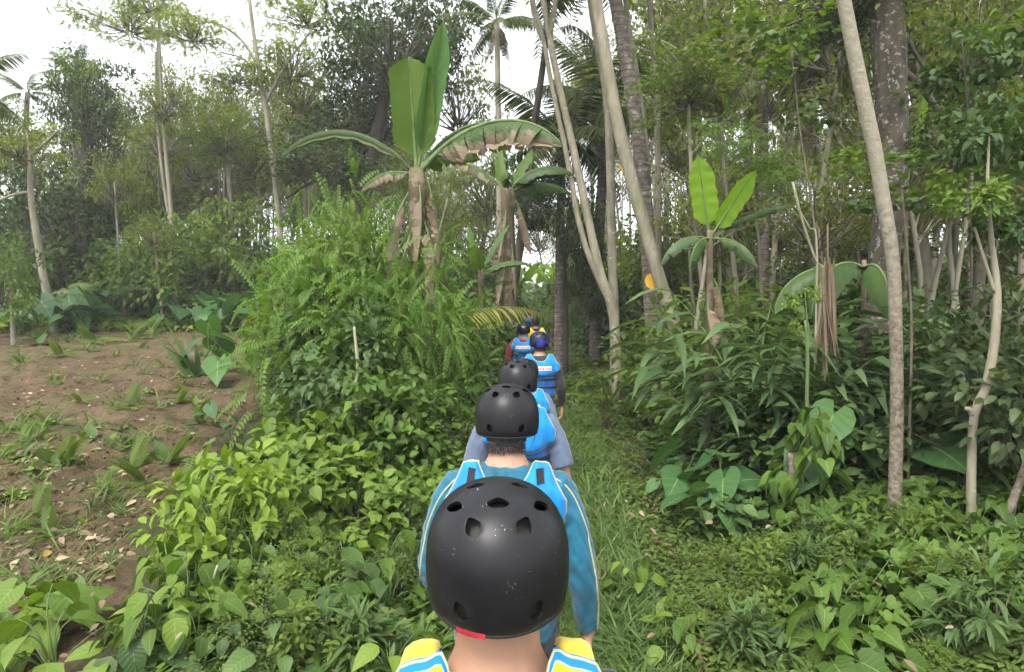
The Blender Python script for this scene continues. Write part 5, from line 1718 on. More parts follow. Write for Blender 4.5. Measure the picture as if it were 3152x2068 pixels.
# right-hand forest: mid-distance trees
k = 0
for (px, Y, h, kind, cw, ch, th) in [
    (2120, 16, 11, 'sparse', 2.0, 2.4, 0.7), (2165, 18, 12, 'sparse', 2.0, 2.2, 0.6), (2240, 15, 10, 'sparse', 2.0, 2.6, 0.7), (2310, 19, 12, 'sparse', 2.4, 2.4, 0.7),
    (2380, 14, 9.5, 'sparse', 1.8, 2.6, 0.6), (2500, 13, 9, 'sparse', 1.9, 2.2, 0.6), (2600, 16, 10, 'sparse', 2.2, 2.6, 0.8),
    (2850, 12, 9, 'olive', 1.9, 2.4, 0.7), (2930, 14, 10, 'sparse', 2.0, 2.6, 0.6), (3010, 11, 8, 'broad', 1.7, 2.0, 0.7), (3090, 13, 9, 'olive', 2.2, 2.6, 0.7),
    (3150, 10, 8, 'broad', 1.9, 2.2, 0.8), (2050, 20, 13, 'sparse', 2.0, 2.6, 0.8), (2870, 20, 13, 'broad', 2.6, 3.0, 0.9)]:
    tree('forest_tree', frus(Y, px), Y, h, 'mid', kind, cw, ch, 'thin-trunked leafy tree right of the path', group='leafy trees in the forest on the slope', seed=400 + k, thick=th, cz=h * 0.85)
    # lower spray of leaves on the same kind of tree
    k += 1
for i in range(46):
    Y = RD.uniform(9, 19)
    px = RD.uniform(2060, 3230)
    h = RD.uniform(2.6, 6.4)
    tree('understorey_tree', frus(Y, px), Y, h, 'slim', RD.choice(['sparse', 'olive', 'broad', 'olive']), RD.uniform(0.8, 1.3), RD.uniform(0.7, 1.2),
         'small understorey tree right of the path', group='understorey trees in the forest', seed=500 + i, thick=RD.uniform(0.4, 0.7), cz=h * 0.9)

# ---- palms
palm(P(2025, 1050, 12.2).x, 12.2, 9, 16, 1.25, 'coconut palm with thick ringed grey trunk leaning behind the pale trunks', seed=1, thick=0.145, top=P(1835, -330, 12.2), dry=1)
palm(frus(17, 1830), 17, 6.2, 16, 1.15, 'coconut palm whose dark fronds hang behind the pale trunks', seed=2, thick=0.15, top=P(1870, 330, 17), dry=2)
palm(frus(16, 1720), 16, 5, 13, 0.95, 'low coconut palm spreading pale fronds beside the end of the path', seed=3, thick=0.12, top=P(1730, 420, 16), dry=1)
palm(frus(14, 2350), 14, 6, 9, 0.7, 'palm with hanging dry brown fronds among the forest leaves', seed=4, thick=0.12, top=P(2350, 250, 14), dry=6)
palm(frus(13, 3020), 13, 6, 9, 0.7, 'dark palm tuft behind the lichen trunk', seed=5, thick=0.12, top=P(2960, 300, 13), dry=2)
palm(frus(19, 1540), 19, 10, 11, 0.62, 'slim areca palm with tufted head against the white sky', seed=6, thick=0.10, top=P(1530, 70, 19), dry=4, tr='bark_far', name='areca_palm')
palm(frus(26, 235), 26, 10, 11, 0.6, 'palm poking out above the dense dark tree', seed=7, thick=0.14, top=P(235, 225, 26), dry=1)
palm(frus(24, 75), 24, 8, 9, 0.42, 'small palm with drooping fronds above the edge of the field', seed=8, thick=0.10, top=P(85, 285, 24), dry=1)
palm(frus(14, -150), 14, 8, 12, 0.62, 'palm frond tip reaching in from the left edge', seed=9, thick=0.14, top=P(-150, 250, 14), dry=0)
palm(frus(20, 2600), 20, 8, 9, 0.85, 'palm behind the leaning pale trunk in the forest', seed=10, thick=0.14, top=P(2480, 330, 20), dry=3)

# ---- understorey shrubs: behind field, beside path, forest on the right
KW = {'bigpin': 'feathery', 'bigdark': 'dense dark', 'bigdeep': 'glossy broad-leaved', 'bigmid': 'green leafy', 'bigbright': 'bright green', 'lance': 'narrow-leaved', 'fine': 'fine-leaved', 'dark': 'small dark', 'deep': 'glossy', 'mid': 'small green', 'bright': 'bright broad-leaved'}
def scatter(n, gen, kinds, name, label, group, smin, smax, seed, szr=(0.8, 1.2)):
    rd = random.Random(seed)
    for i in range(n):
        x, y = gen(rd)
        kd = rd.choice(kinds)
        shrub(name, kd, x, y, rd.uniform(smin, smax), label.replace('{k}', KW.get(kd, 'leafy')), group, seed=seed * 1000 + i, sz=rd.uniform(*szr))

def g_fieldback(rd):
    y = rd.uniform(19.5, 27)
    return frus(y, rd.uniform(-100, 1150)), y
scatter(46, g_fieldback, ['bigmid', 'bigdark', 'bigdeep', 'bigmid', 'bigpin'], 'edge_shrub', '{k} shrub behind the field', 'bushes behind the field', 0.8, 1.9, 1)
def g_far(rd):
    y = rd.uniform(26, 50)
    return frus(y, rd.uniform(900, 2300)), y
def g_far2(rd):
    while True:
        x, y = g_far(rd)
        if abs(x - pathx(y)) > 1.6:
            return x, y
def g_end(rd):
    while True:
        y = rd.uniform(30, 58)
        x = frus(y, rd.uniform(1430, 1950))
        if abs(x - pathx(y)) > 1.3 or y > 48:
            return x, y
scatter(40, g_end, ['bigbright', 'bigpin', 'bigbright'], 'sunlit_bush', 'sunlit yellow-green bush where the path vanishes', 'sunlit bushes where the path vanishes', 1.2, 2.6, 12)
for i, (px, Y, s) in enumerate([(1960, 23, 1.9), (2030, 25, 2.1), (1900, 27, 2.0), (2090, 22, 1.8), (1830, 26, 1.7), (1480, 25, 1.8), (1420, 23, 1.7)]):
    shrub('far_bush', ['bigmid', 'bigbright'][i % 2], frus(Y, px), Y, s, 'tall bush closing the gap between trunks', 'tall bushes between the trunks', seed=860 + i, sz=1.3)
def g_rfar(rd):
    y = rd.uniform(22, 42)
    return frus(y, rd.uniform(1950, 3250)), y
scatter(52, g_rfar, ['bigmid', 'bigbright', 'bigpin', 'bigdeep'], 'far_bush', '{k} far bush deep in the right forest', 'far bushes in the right forest', 1.3, 2.5, 13)
scatter(46, g_far2, ['bigmid', 'bigbright', 'bigmid', 'bright'], 'far_bush', '{k} far bush among thin trunks', 'bushes at the end of the path', 0.7, 1.3, 2)
def g_rforest(rd):
    y = rd.uniform(8.5, 22)
    return pathx(y) + rd.uniform(1.8, 2.6) + rd.uniform(0, 1) * (0.85 * y - 2.0), y
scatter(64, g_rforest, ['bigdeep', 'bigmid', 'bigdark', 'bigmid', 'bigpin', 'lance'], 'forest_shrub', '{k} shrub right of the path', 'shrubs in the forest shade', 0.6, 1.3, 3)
def g_rnear(rd):
    y = rd.uniform(5.2, 9)
    return rd.uniform(3.2, 8.0) * (y / 7), y
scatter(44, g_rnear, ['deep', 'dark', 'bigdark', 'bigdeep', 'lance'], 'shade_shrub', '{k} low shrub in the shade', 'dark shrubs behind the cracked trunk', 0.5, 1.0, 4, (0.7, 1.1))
def g_lside(rd):
    y = rd.uniform(11, 26)
    return pathx(y) - rd.uniform(1.0, 3.8), y
scatter(40, g_lside, ['bigmid', 'bigdeep', 'mid', 'bigbright', 'fine', 'bigpin'], 'path_bush', '{k} bush left of the path', 'bushes left of the path', 0.5, 1.0, 5)
def g_rside(rd):
    y = rd.uniform(8, 26)
    return pathx(y) + rd.uniform(1.0, 2.6), y
scatter(40, g_rside, ['mid', 'fine', 'mid', 'bright', 'deep'], 'path_bush', '{k} low bush on the right verge', 'low bushes right of the path', 0.35, 0.8, 6, (0.6, 0.9))

# left hedge between path and field, tall middle part
for i, (px, py, Y, kind, s, sz) in enumerate([
    (1060, 0, 9.2, 'bigpin', 1.0, 1.7), (1080, 0, 9.0, 'bigpin', 1.2, 1.75), (1180, 0, 8.6, 'bigpin', 1.0, 1.7), (1010, 0, 11, 'bigpin', 1.0, 1.7), (1050, 0, 11.5, 'bigpin', 1.2, 2.1), (1260, 0, 11, 'bigpin', 1.1, 1.9), (1225, 0, 8.1, 'bigpin', 0.75, 2.2), (1270, 0, 8.0, 'bigpin', 0.72, 2.3), (1345, 0, 8.4, 'bigpin', 0.6, 1.7)]):
    shrub('feathery_shrub', kind, frus(Y, px), Y, s, 'tall feathery bright green hedge shrub', 'feathery shrubs in the hedge', seed=700 + i, sz=sz)
for i, (px, Y, kind, s, sz) in enumerate([
    (1080, 8.4, 'bigbright', 0.8, 1.9), (1180, 8.2, 'bigbright', 0.75, 1.9), (1010, 9.4, 'bigmid', 0.85, 1.8), (1120, 8.9, 'bigmid', 0.8, 2.1), (1080, 7.6, 'bigbright', 0.7, 1.35), (1120, 7.2, 'bigdeep', 0.7, 1.3), (1180, 7.4, 'bigbright', 0.7, 1.3), (1290, 8.2, 'bigmid', 0.7, 1.4), (1360, 9.2, 'bigdeep', 0.7, 1.3), (1420, 10.2, 'bigmid', 0.7, 1.4),
    (1050, 8.6, 'bigdark', 0.75, 1.1), (1060, 8.8, 'bigdark', 0.8, 1.2), (1150, 8.8, 'bigpin', 0.9, 1.5), (1280, 9.8, 'bigmid', 0.9, 1.3), (1240, 6.4, 'bigbright', 0.55, 1.2), (1130, 6.1, 'bigbright', 0.6, 1.3), (1060, 6.4, 'bigdeep', 0.55, 1.4), (1340, 7.2, 'fine', 0.8, 1.2), (1400, 8.3, 'fine', 0.9, 1.4), (1440, 9.5, 'mid', 0.9, 1.5)]):
    shrub('hedge_shrub', kind, frus(Y, px), Y, s, 'dense leafy shrub of the tall hedge', 'shrubs of the tall hedge', seed=740 + i, sz=sz)

# ---- banana plants
def banana_plant(name, px, Y, py_top, label, leaves, sw=70, dry=(), seed=0, mats=('banana',)):
    top = P(px, py_top, Y)
    base = G(top.x, Y, -0.1)
    root = O(name, None, loc=base, label=label, cat='banana plant')
    tp = top - base
    mb = MB()
    rs = np.random.RandomState(seed)
    tube(mb, spline([(0, 0, 0), (tp.x * 0.5 + 0.02, 0, tp.z * 0.5), tuple(tp)], 12), np.linspace(sw * 1.2, sw * 0.6, 12) * Y / FPX / 2, 10, 0.5, wob=0.06, rs=rs)
    O('pseudostem', mb.mesh(name + '_stem', M['pseudostem']), root)
    for k, (L, W, yaw, pit, roll, curve, fold, tear, mat) in enumerate(leaves):
        me = banana_leaf('banana_leaf', L, W, seed * 20 + k, M[mat], curve, fold, tear, tipw=0.14 if (seed == 1 and k == 0) else 0.3)
        O('leaf', me, root, mtx=aim(tp - Vector((0, 0, 0.1)), yaw, pit, roll))
    for k, (z, yaw, L) in enumerate(dry):
        me = banana_leaf('dry_banana_leaf', L, 0.26, seed * 30 + k, M['hang_dry'], 0.5, 0.9, 0.5)
        O('dry_leaf', me, root, mtx=aim(tp * z + Vector((math.sin(R(yaw)), math.cos(R(yaw)), 0)) * sw * 0.4 * Y / FPX, yaw, -66 + rs.uniform(-8, 12), rs.uniform(-50, 50)))
    return root
banana_plant('banana_plant', 1283, 8.8, 520, 'big banana plant with one huge upright leaf and a torn brown-edged leaf', [
    (1.62, 0.66, 274, 87, 92, 0.14, 0.16, 0.02, 'banana'),
    (2.15, 0.50, 90, 80, -72, 0.10, 0.35, 0.02, 'leaf_taro'),
    (2.3, 0.50, 80, 62, 8, 2.0, 1.0, 0.03, 'leaf_dark'),
    (2.5, 0.80, 96, 50, -18, 1.9, 1.25, 0.6, 'banana_dry'),
    (2.4, 0.24, 280, 50, 0, 1.7, 1.3, 0.1, 'leaf_dark'),  # left arching leaf: its backlit darkness is put into the leaf colour
    (0.95, 0.30, 285, 22, 10, 1.5, 0.9, 0.5, 'banana_dry'),
    (1.5, 0.45, 40, 50, 0, 1.3, 0.7, 0.2, 'banana')],
    sw=80, dry=[(0.96 - 0.025 * q, q * 67 + 90, 1.25 - 0.02 * q) for q in range(14)], seed=1)
banana_plant('banana_plant', 1562, 12.0, 580, 'second banana plant with brown shaggy stem beside the path', [
    (1.3, 0.42, 340, 78, 10, 0.4, 0.4, 0.05, 'banana'), (1.1, 0.4, 60, 72, 0, 0.6, 0.4, 0.1, 'banana'), (1.5, 0.34, 285, 50, 0, 0.9, 0.9, 0.5, 'banana_dry'),
    (1.5, 0.42, 95, 55, 0, 1.7, 0.8, 0.15, 'leaf_deep'), (1.4, 0.4, 80, 30, 10, 1.2, 0.7, 0.2, 'leaf_deep'), (1.2, 0.4, 180, 45, 0, 1.7, 0.8, 0.2, 'leaf_deep')],
    sw=60, dry=[(0.95, 100, 1.1), (0.9, 190, 1.2), (0.85, 250, 1.1), (0.75, 150, 1.1), (0.65, 200, 1.0), (0.7, 300, 1.0)], seed=2)
banana_plant('banana_seedling', 1480, 10.8, 830, 'young banana plant with upright leaves between the two larger ones', [
    (1.0, 0.22, 330, 75, 20, 0.35, 0.5, 0.0, 'banana'), (1.15, 0.22, 40, 66, -30, 0.5, 0.5, 0.0, 'leaf_taro'), (0.7, 0.24, 190, 60, 0, 0.6, 0.4, 0.0, 'banana'), (0.9, 0.25, 90, 40, 0, 1.1, 0.4, 0.1, 'leaf_deep')], sw=26, seed=3)
banana_plant('banana_seedling', 2185, 7.8, 710, 'young banana plant with two glowing light green upright leaves', [
    (1.05, 0.34, 270, 80, 95, 0.12, 0.14, 0.0, 'banana_fresh'), (1.0, 0.27, 90, 58, -75, 0.15, 0.2, 0.0, 'banana_fresh'),
    (0.85, 0.24, 255, 10, 0, 1.6, 0.9, 0.3, 'leaf_ginger'), (1.3, 0.16, 80, 35, 0, 0.6, 1.1, 0.3, 'leaf_deep'), (0.8, 0.26, 220, 0, 0, 1.5, 0.9, 0.25, 'leaf_deep'), (0.8, 0.24, 135, 0, 0, 1.4, 0.9, 0.25, 'leaf_deep')],
    sw=30, dry=[(0.8, 100, 0.6), (0.7, 200, 0.6)], seed=4)
banana_plant('banana_plant', 2660, 7.0, 800, 'banana plant with broad dark leaves behind the pale leaning trunk', [
    (1.4, 0.44, 235, 15, 0, 1.8, 0.5, 0.05, 'leaf_deep'), (1.3, 0.40, 285, 12, 20, 1.8, 0.6, 0.1, 'leaf_deep'), (1.3, 0.42, 195, 10, 0, 1.7, 0.5, 0.05, 'leaf_deep')], sw=24, seed=5)
banana_plant('banana_seedling', 2792, 8.9, 560, 'single upright pale banana leaf right of the lichen trunk', [(1.55, 0.30, 90, 84, -50, 0.1, 0.3, 0.0, 'banana_fresh')], sw=16, seed=7)
banana_plant('banana_plant', 335, 18.5, 920, 'banana plant with drooping leaves behind the field crops', [
    (1.5, 0.45, 90, 60, 0, 1.9, 0.5, 0.1, 'banana'), (1.5, 0.45, 270, 60, 0, 1.7, 0.5, 0.1, 'banana'), (1.3, 0.4, 180, 60, 0, 1.9, 0.5, 0.1, 'leaf_deep'), (1.6, 0.4, 250, 40, 0, 1.3, 0.6, 0.3, 'banana_dry'), (1.3, 0.4, 20, 80, 0, 0.8, 0.4, 0.05, 'banana')], sw=24, seed=6)
for i, (px, Y, s) in enumerate([(1600, 27, 1.2), (1700, 30, 1.3), (1755, 26, 1.2), (1650, 34, 1.4), (1820, 24, 1.1)]):
    banana_plant('far_banana', px, Y, 880, ['sunlit young banana plant left of the farthest walker', 'sunlit young banana plant right of the farthest walker', 'sunlit young banana plant under the dark small tree', 'remotest sunlit banana plant at the end of the path', 'sunlit young banana plant behind the pale double stem'][i], [(1.6 * s, 0.45, q * 72 + i * 30, 62, 0, 1.1, 0.4, 0.05, 'banana_fresh') for q in range(5)], sw=12, seed=20 + i)

# loose palm frond by the path and the dead hanging frond on the stake
O('fallen_frond', FR_PALE, mtx=aim(P(1385, 985, 9.0), 82, 22, 0, 1.15), label='yellowish palm frond sticking out of the hedge towards the path', cat='palm frond')

# ---- ginger clumps (cane > leaves)
def ginger(px, py, Y, canes, label, seed, s=1.0):
    rs = np.random.RandomState(seed)
    b = P(px, py, Y)
    base = G(b.x, Y, -0.05)
    root = O('ginger_plant', None, loc=base, label=label, cat='plant')
    for k in range(canes):
        yaw = -150 + 300 * (k + 0.5) / canes + rs.uniform(-25, 25) + 180
        L = s * rs.uniform(1.3, 1.9)
        lean = rs.uniform(25, 60)
        n = 12
        t = np.linspace(0, 1, n)
        ang = R(90 - lean * 0.35) - R(lean) * 1.25 * t ** 1.3
        r = np.concatenate([[0], np.cumsum(np.cos(ang[:-1]))]) * L / (n - 1)
        z = np.concatenate([[0], np.cumsum(np.sin(ang[:-1]))]) * L / (n - 1)
        dv = np.array([math.sin(R(yaw)), math.cos(R(yaw)), 0])
        off = np.array([rs.normal() * 0.12, rs.normal() * 0.12, 0])
        pts = off + dv * r[:, None] + np.array([0, 0, 1]) * z[:, None]
        mb = MB()
        tube(mb, pts, np.linspace(0.013, 0.005, n), 5, 0.5, cap=False)
        cane = O('cane', mb.mesh('ginger_cane', M['stem_green']), root)
        nl = rs.randint(11, 15)
        for q in range(nl):
            f = 0.3 + 0.7 * q / (nl - 1)
            i = min(n - 2, int(f * (n - 1)))
            p = pts[i] + (pts[i + 1] - pts[i]) * (f * (n - 1) - i)
            e = math.degrees(ang[i])
            sd = 1 if q % 2 else -1
            O('leaf', LV['ginger'][rs.randint(4)], cane, mtx=aim(Vector(p), yaw + sd * rs.uniform(42, 70), e * 0.45 + rs.uniform(-15, 12), sd * rs.uniform(0, 30), s * rs.uniform(0.40, 0.55)))
    return root
ginger(2330, 1100, 7.2, 11, 'large ginger clump with long blade leaves right of the path', 1, 1.25)
ginger(2420, 1200, 6.6, 10, 'ginger clump arching low beside the vine stake', 2, 1.05)
ginger(2260, 1150, 6.8, 9, 'ginger clump drooping nearest to the path', 3, 0.95)
ginger(2480, 1000, 7.8, 9, 'ginger clump behind the hanging dry frond', 4, 1.2)
ginger(2960, 1150, 6.2, 8, 'dark ginger clump behind the crooked tree', 5, 1.0)

# ---- taro
def place_taro(px, py, Y, s, label, seed, group=None):
    b = P(px, py, Y)
    herb('taro_plant', 'taro', b.x, Y, s, label, group, seed)
place_taro(2215, 1300, 5.6, 1.0, 'taro plant with blue-green heart leaves at the foot of the ginger', 1)
place_taro(2110, 1330, 6.1, 0.9, 'smaller taro plant left of the large heart leaf', 2)
place_taro(2205, 1440, 5.3, 0.75, 'low taro leaf near the path verge', 3)
for i, (px, py, Y, s) in enumerate([(2560, 1480, 5.6, 1.25), (2660, 1500, 6.2, 1.3), (2850, 1480, 5.6, 1.25), (2930, 1400, 6.2, 1.4), (3080, 1400, 5.4, 1.3), (2820, 1250, 6.8, 1.5), (3120, 1200, 6.0, 1.4), (2620, 1250, 7.0, 1.4), (2950, 1000, 7.2, 1.6)]):
    place_taro(px, py, Y, s, 'dark shaded taro plant', 10 + i, 'taro plants in the shade')
for i in range(26):
    Y = RD.uniform(16.5, 19.2)
    px = RD.uniform(-80, 880)
    herb('field_taro', 'taro', frus(Y, px), Y, RD.uniform(1.2, 2.0), 'taro plant in the far field row', 'taro row at the field edge', 40 + i)
b = P(640, 1050, 11)
herb('taro_plant', 'taro', b.x, 11, 1.45, 'tall taro plant standing alone in the field beside the grass tuft', None, 71)
for i, (px, Y, s) in enumerate([(700, 7.6, 0.6), (790, 7.2, 0.65), (640, 8.3, 0.5)]):
    herb('taro_plant', 'taro', frus(Y, px), Y, s, 'ribbed taro plant at the near field edge', 'taro at the near field edge', 80 + i)
for i, (px, Y, s) in enumerate([(40, 3.55, 0.75), (130, 3.45, 0.7), (20, 3.3, 0.8)]):
    herb('corner_plant', 'corner', frus(Y, px), Y, s, 'yellow-green heart-leaved plant in the bottom left corner', 'heart-leaved plants in the corner', 90 + i)

# ---- stake with vine, hanging dead frond, pale sticks
def stick(name, path, Y, w0, w1, label, mat='stick', cat='stick'):
    pts = [P(px, py, Y) for px, py in path]
    base = pts[-1].copy()
    gz = float(H(base.x, base.y)) - 0.05
    if base.z > gz:
        pts.append(Vector((base.x, base.y, gz)))
    base = pts[-1].copy()
    mb = MB()
    n = 16
    tube(mb, spline([p - base for p in pts], n), np.linspace(w0, w1, n) * Y / FPX / 2, 7, 0.5, wob=0.12, rs=np.random.RandomState(int(path[0][0])))
    return O(name, mb.mesh(name, M[mat]), loc=base, label=label, cat=cat)
stick('pale_stick', [(1090, 1005), (1093, 1040), (1101, 1120), (1094, 1200), (1099, 1290), (1100, 1340), (1090, 1430)], 6.0, 8, 12, 'bare pale stick standing upright in the hedge')
stick('thin_cane', [(1378, 610), (1350, 720), (1335, 800)], 9.6, 5, 6, 'thin pale cane leaning over the hedge by the banana stem')
stick('vine_stake', [(2480, 985), (2486, 1100), (2484, 1250), (2490, 1420)], 5.4, 10, 16, 'cut greenish stake wrapped in heart-leaved vine', 'stem_green')
stick('pale_cane', [(2440, 560), (2470, 680), (2510, 800), (2545, 900)], 6.3, 7, 9, 'thin pale cane slanting down into the ginger clump')
stick('pale_cane', [(2455, 640), (2490, 700), (2515, 790)], 6.3, 5, 7, 'shorter pale cane crossing above the hanging dry frond')
stick('bent_stem', [(570, 1840), (585, 1960), (600, 1880), (640, 1800), (665, 1745)], 3.6, 6, 9, 'brown woody stem rising from the weeds at the bottom left', 'twig') if False else None
stick('woody_stem', [(670, 1740), (640, 1830), (605, 1920), (580, 2060)], 3.5, 7, 14, 'woody brown stem rising from the weeds at the bottom', 'stick')
stick('woody_stem', [(570, 1810), (578, 1880), (590, 1930), (600, 2000)], 3.55, 5, 9, 'thinner brown stem beside the woody weed stem', 'stick')
stick('cut_stump', [(2435, 1395), (2440, 1440), (2440, 1480)], 5.3, 26, 34, 'short brown stump under the vine leaves', 'bark_crack')
stick('rotten_stump', [(3075, 1990), (3060, 2030), (3050, 2090)], 3.9, 30, 60, 'pale rotten stump in the bottom right corner', 'bark_crack')
pixtree('stake_sprout', [(2478, 900), (2484, 985), (2488, 1060)], 5.38, 'yellow-green sprout of round leaves at the top of the vine stake', 'stem_green', [3, 4, 5], crown=[('sh:fresh', 2440, 920, 120, 110, 0), ('sh:fresh', 2500, 900, 110, 90, 0), ('sh:fresh', 2450, 1000, 90, 80, 0)], cat='plant', seed=40)
# vine leaves on the stake
rs = np.random.RandomState(77)
vb = P(2484, 1420, 5.3)
vbase = G(vb.x, 5.3)
vr = O('stake_vine', None, loc=vbase, label='bright heart-leaved vine climbing the stake', cat='vine')
mb = MB()
vp = [(0.08 * math.sin(t * 9), 0.08 * math.cos(t * 9) - 0.03, t * 1.05) for t in np.linspace(0, 1, 24)]
tube(mb, vp, 0.006, 5, 0.5, cap=False)
O('stem', mb.mesh('vine_stem', M['stem_green']), vr)
for i in range(110):
    t = rs.uniform(0, 1) ** 1.35
    a = rs.uniform(0, 360)
    rr = (0.10 + 0.34 * (1 - t)) * rs.uniform(0.4, 1.1)
    p = Vector((math.sin(R(a)) * rr, math.cos(R(a)) * rr - 0.05, 0.04 + t * 0.98))
    O('leaf', LV['heart' if i % 3 else 'arrow'][rs.randint(4)], vr, mtx=aim(p, a + rs.uniform(-40, 40), rs.uniform(-70, -10), rs.uniform(-30, 30), rs.uniform(0.12, 0.22)))
mb = MB()
hp, hd, hs = [], [], []
for i in range(46):
    hp.append((rs.normal() * 0.025, rs.normal() * 0.025, -rs.uniform(0, 0.25)))
    hd.append((rs.normal() * 0.06 + 0.03, rs.normal() * 0.06, -1))
    hs.append(rs.uniform(0.5, 1.0))
inst(mb, leaf_rows([(0, 0.006, 0), (0.3, 0.016, 0.3), (0.7, 0.014, 0.7), (1, 0, 1)], 0.4, 0.05), hp, frames(hd, rand_dirs(rs, 46)), np.array(hs), rs.uniform(0, 0.95, 46))
tube(mb, [(0, 0, 0.3), (0.01, 0, 0), (0.03, 0, -0.5)], [0.008, 0.01, 0.005], 5, 0.4, 0)
O('hanging_frond', mb.mesh('hanging_frond', M['hang_dry']), loc=P(2545, 790, 5.75), label='bundle of dead brown leaf strips hanging beside the vine stake', cat='dead leaf')

# coloured dead leaves caught in the forest
for (px, py, Y, s, yaw, pit, lab) in [(2010, 880, 11.6, 0.38, 200, -50, 'large yellow withered leaf behind the leaning trunk'), (1905, 545, 10.5, 0.17, 120, -60, 'small orange withered leaf caught on the pale trunk')]:
    mb = MB()
    mb.add(T_OVAL[0] * s, T_OVAL[1], 0.4, T_OVAL[2])
    O('yellow_leaf', mb.mesh('yellow_leaf', M['yellow_leaf']), mtx=aim(P(px, py - 40, Y), yaw, pit), label=lab, cat='dead leaf')

# ---- near herbs with single leaves
def herbs(n, gen, kinds, name, label, group, smin, smax, seed, tilt=0.2):
    rd = random.Random(seed)
    for i in range(n):
        x, y = gen(rd)
        herb(name, rd.choice(kinds), x, y, rd.uniform(smin, smax), label, group, seed * 500 + i, tilt=tilt)
def g_l1(rd):          # left verge close to the camera
    while True:
        y = rd.uniform(3.0, 6.5)
        x = rd.uniform(-3.4, -0.55)
        if field_clear(x, y, 0.38, 0.22):
            return x, y
herbs(190, g_l1, ['heart', 'arrow', 'broad', 'broad', 'deep'], 'leafy_weed', 'broad-leaved weed left of the walkers', 'broad-leaved weeds left of the walkers', 0.5, 0.95, 1)
def g_l2(rd):
    while True:
        y = rd.uniform(4.4, 7.5)
        x = float(field_edge(y)) + rd.uniform(0.0, 1.9)
        if field_clear(x, y, 0.42, 0.14):
            return x, y
herbs(40, g_l2, ['fresh', 'broad', 'fresh'], 'fresh_weed', 'bright yellow-green weed by the near field edge', 'bright weeds along the field edge', 0.7, 1.25, 2)
def g_r1(rd):
    y = rd.uniform(3.2, 5.2)
    return rd.uniform(0.42, 0.86) * y + 0.25, y
herbs(180, g_r1, ['heart', 'arrow', 'arrow', 'heart'], 'vine_weed', 'heart-leaved creeper on the right verge', 'heart-leaved creepers on the right verge', 0.55, 0.95, 3)
herbs(6, lambda rd: (rd.uniform(0.85, 1.7), rd.uniform(3.4, 4.6)), ['broad'], 'lone_weed', 'small glossy weed in the ground cover', 'glossy weeds in the ground cover', 0.4, 0.65, 4)
for i, (px, Y, s) in enumerate([(690, 4.2, 0.8), (620, 4.3, 0.7), (760, 4.4, 0.8), (720, 4.0, 0.7), (540, 3.9, 0.55)]):
    shrub('light_shrub', 'fresh', frus(Y, px), Y, s, 'airy light green small-leaved shrub', 'airy light shrubs at the field corner', seed=800 + i, sz=1.5)
for i, (px, Y, s, sz) in enumerate([(880, 5.2, 0.5, 1.0), (860, 5.6, 0.5, 1.0), (950, 5.6, 0.55, 1.1), (1000, 5.0, 0.5, 1.0), (1120, 4.9, 0.45, 0.9), (1240, 5.2, 0.45, 0.9), (1300, 6.0, 0.45, 0.9), (960, 6.2, 0.55, 1.2)]):
    shrub('verge_shrub', 'bright', frus(Y, px), Y, s * 1.4, 'bright low broad-leaved shrub before the hedge', 'low shrubs in front of the hedge', seed=820 + i, sz=sz)

def g_lm(rd):
    while True:
        y = rd.uniform(3.0, 6.0)
        x = rd.uniform(-2.8, -0.6)
        if field_clear(x, y, 0.42, 0.25):
            return x, y
scatter(46, g_lm, ['fine', 'lance', 'fine', 'mid'], 'small_weed', '{k} weed left of the walkers', 'small weeds left of the walkers', 0.28, 0.5, 14, (0.7, 1.1))
scatter(60, lambda rd: (lambda y: (rd.uniform(0.25, 0.8) * y + 0.2, y))(rd.uniform(3.2, 6.0)), ['fine', 'lance', 'fine', 'mid'], 'small_weed', '{k} weed on the right verge', 'small weeds on the right verge', 0.22, 0.45, 15, (0.6, 1.0))
# ---- ground cover nobody could count
def cover(name, n, gen, tpl, mat, smin, smax, hmax, label, seed, tilt=0.5, vert=0.0):
    rs = np.random.RandomState(seed)
    x, y = gen(rs, n)
    n = len(x)
    hh = rs.uniform(0.15, 1, n) * hmax * (0.6 + 0.4 * vnoise(x, y, 0.5, seed))
    z = H(x, y) + hh
    d = rand_dirs(rs, n, -0.35, 0.35) + np.array([0, 0, vert])
    up = np.array([0, 0, 1.0]) + rand_dirs(rs, n) * tilt
    mb = MB()
    rnd = np.clip(0.5 + 0.3 * vnoise(x, y, 0.35, seed + 1) + rs.uniform(-0.42, 0.42, n), 0, 1)
    inst(mb, tpl, np.stack([x, y, z], -1), frames(d, up), rs.uniform(smin, smax, n), rnd)
    return O(name, mb.mesh(name, mat), label=label, cat='ground cover', kind='stuff')

def u_near(rs, n, x0, x1, y0, y1, p=2.0):
    u = rs.uniform(0, 1, n)
    y = 1 / (1 / y0 + (1 / y1 - 1 / y0) * u) if p == 2 else y0 + (y1 - y0) * u
    return x0 + (x1 - x0) * rs.uniform(0, 1, n), y
def gen_right(rs, n):
    d, y = u_near(rs, n, 0, 1, 2.9, 13)
    d = 0.92 + (0.75 * y) * d ** 1.15
    return pathx(y) + d, y
cover('ground_cover', 64000, gen_right, T_ELL, M['leaf_herb'], 0.028, 0.065, 0.20, 'low matted ground cover of small leaves right of the path', 1)
def gen_left(rs, n):
    u, y = u_near(rs, n, 0, 1, 2.6, 13)
    lo = field_edge(y) + 0.35
    hi = pathx(y) - 0.5
    return lo + (hi - lo) * u, y
cover('ground_cover', 30000, gen_left, T_ELL, M['leaf_heart'], 0.04, 0.09, 0.26, 'small-leaved ground cover filling the verge left of the path', 2)
def gen_path(rs, n):
    u, y = u_near(rs, n, -1, 1, 2.8, 34)
    return pathx(y) + u * (0.95 + 0.02 * y), y
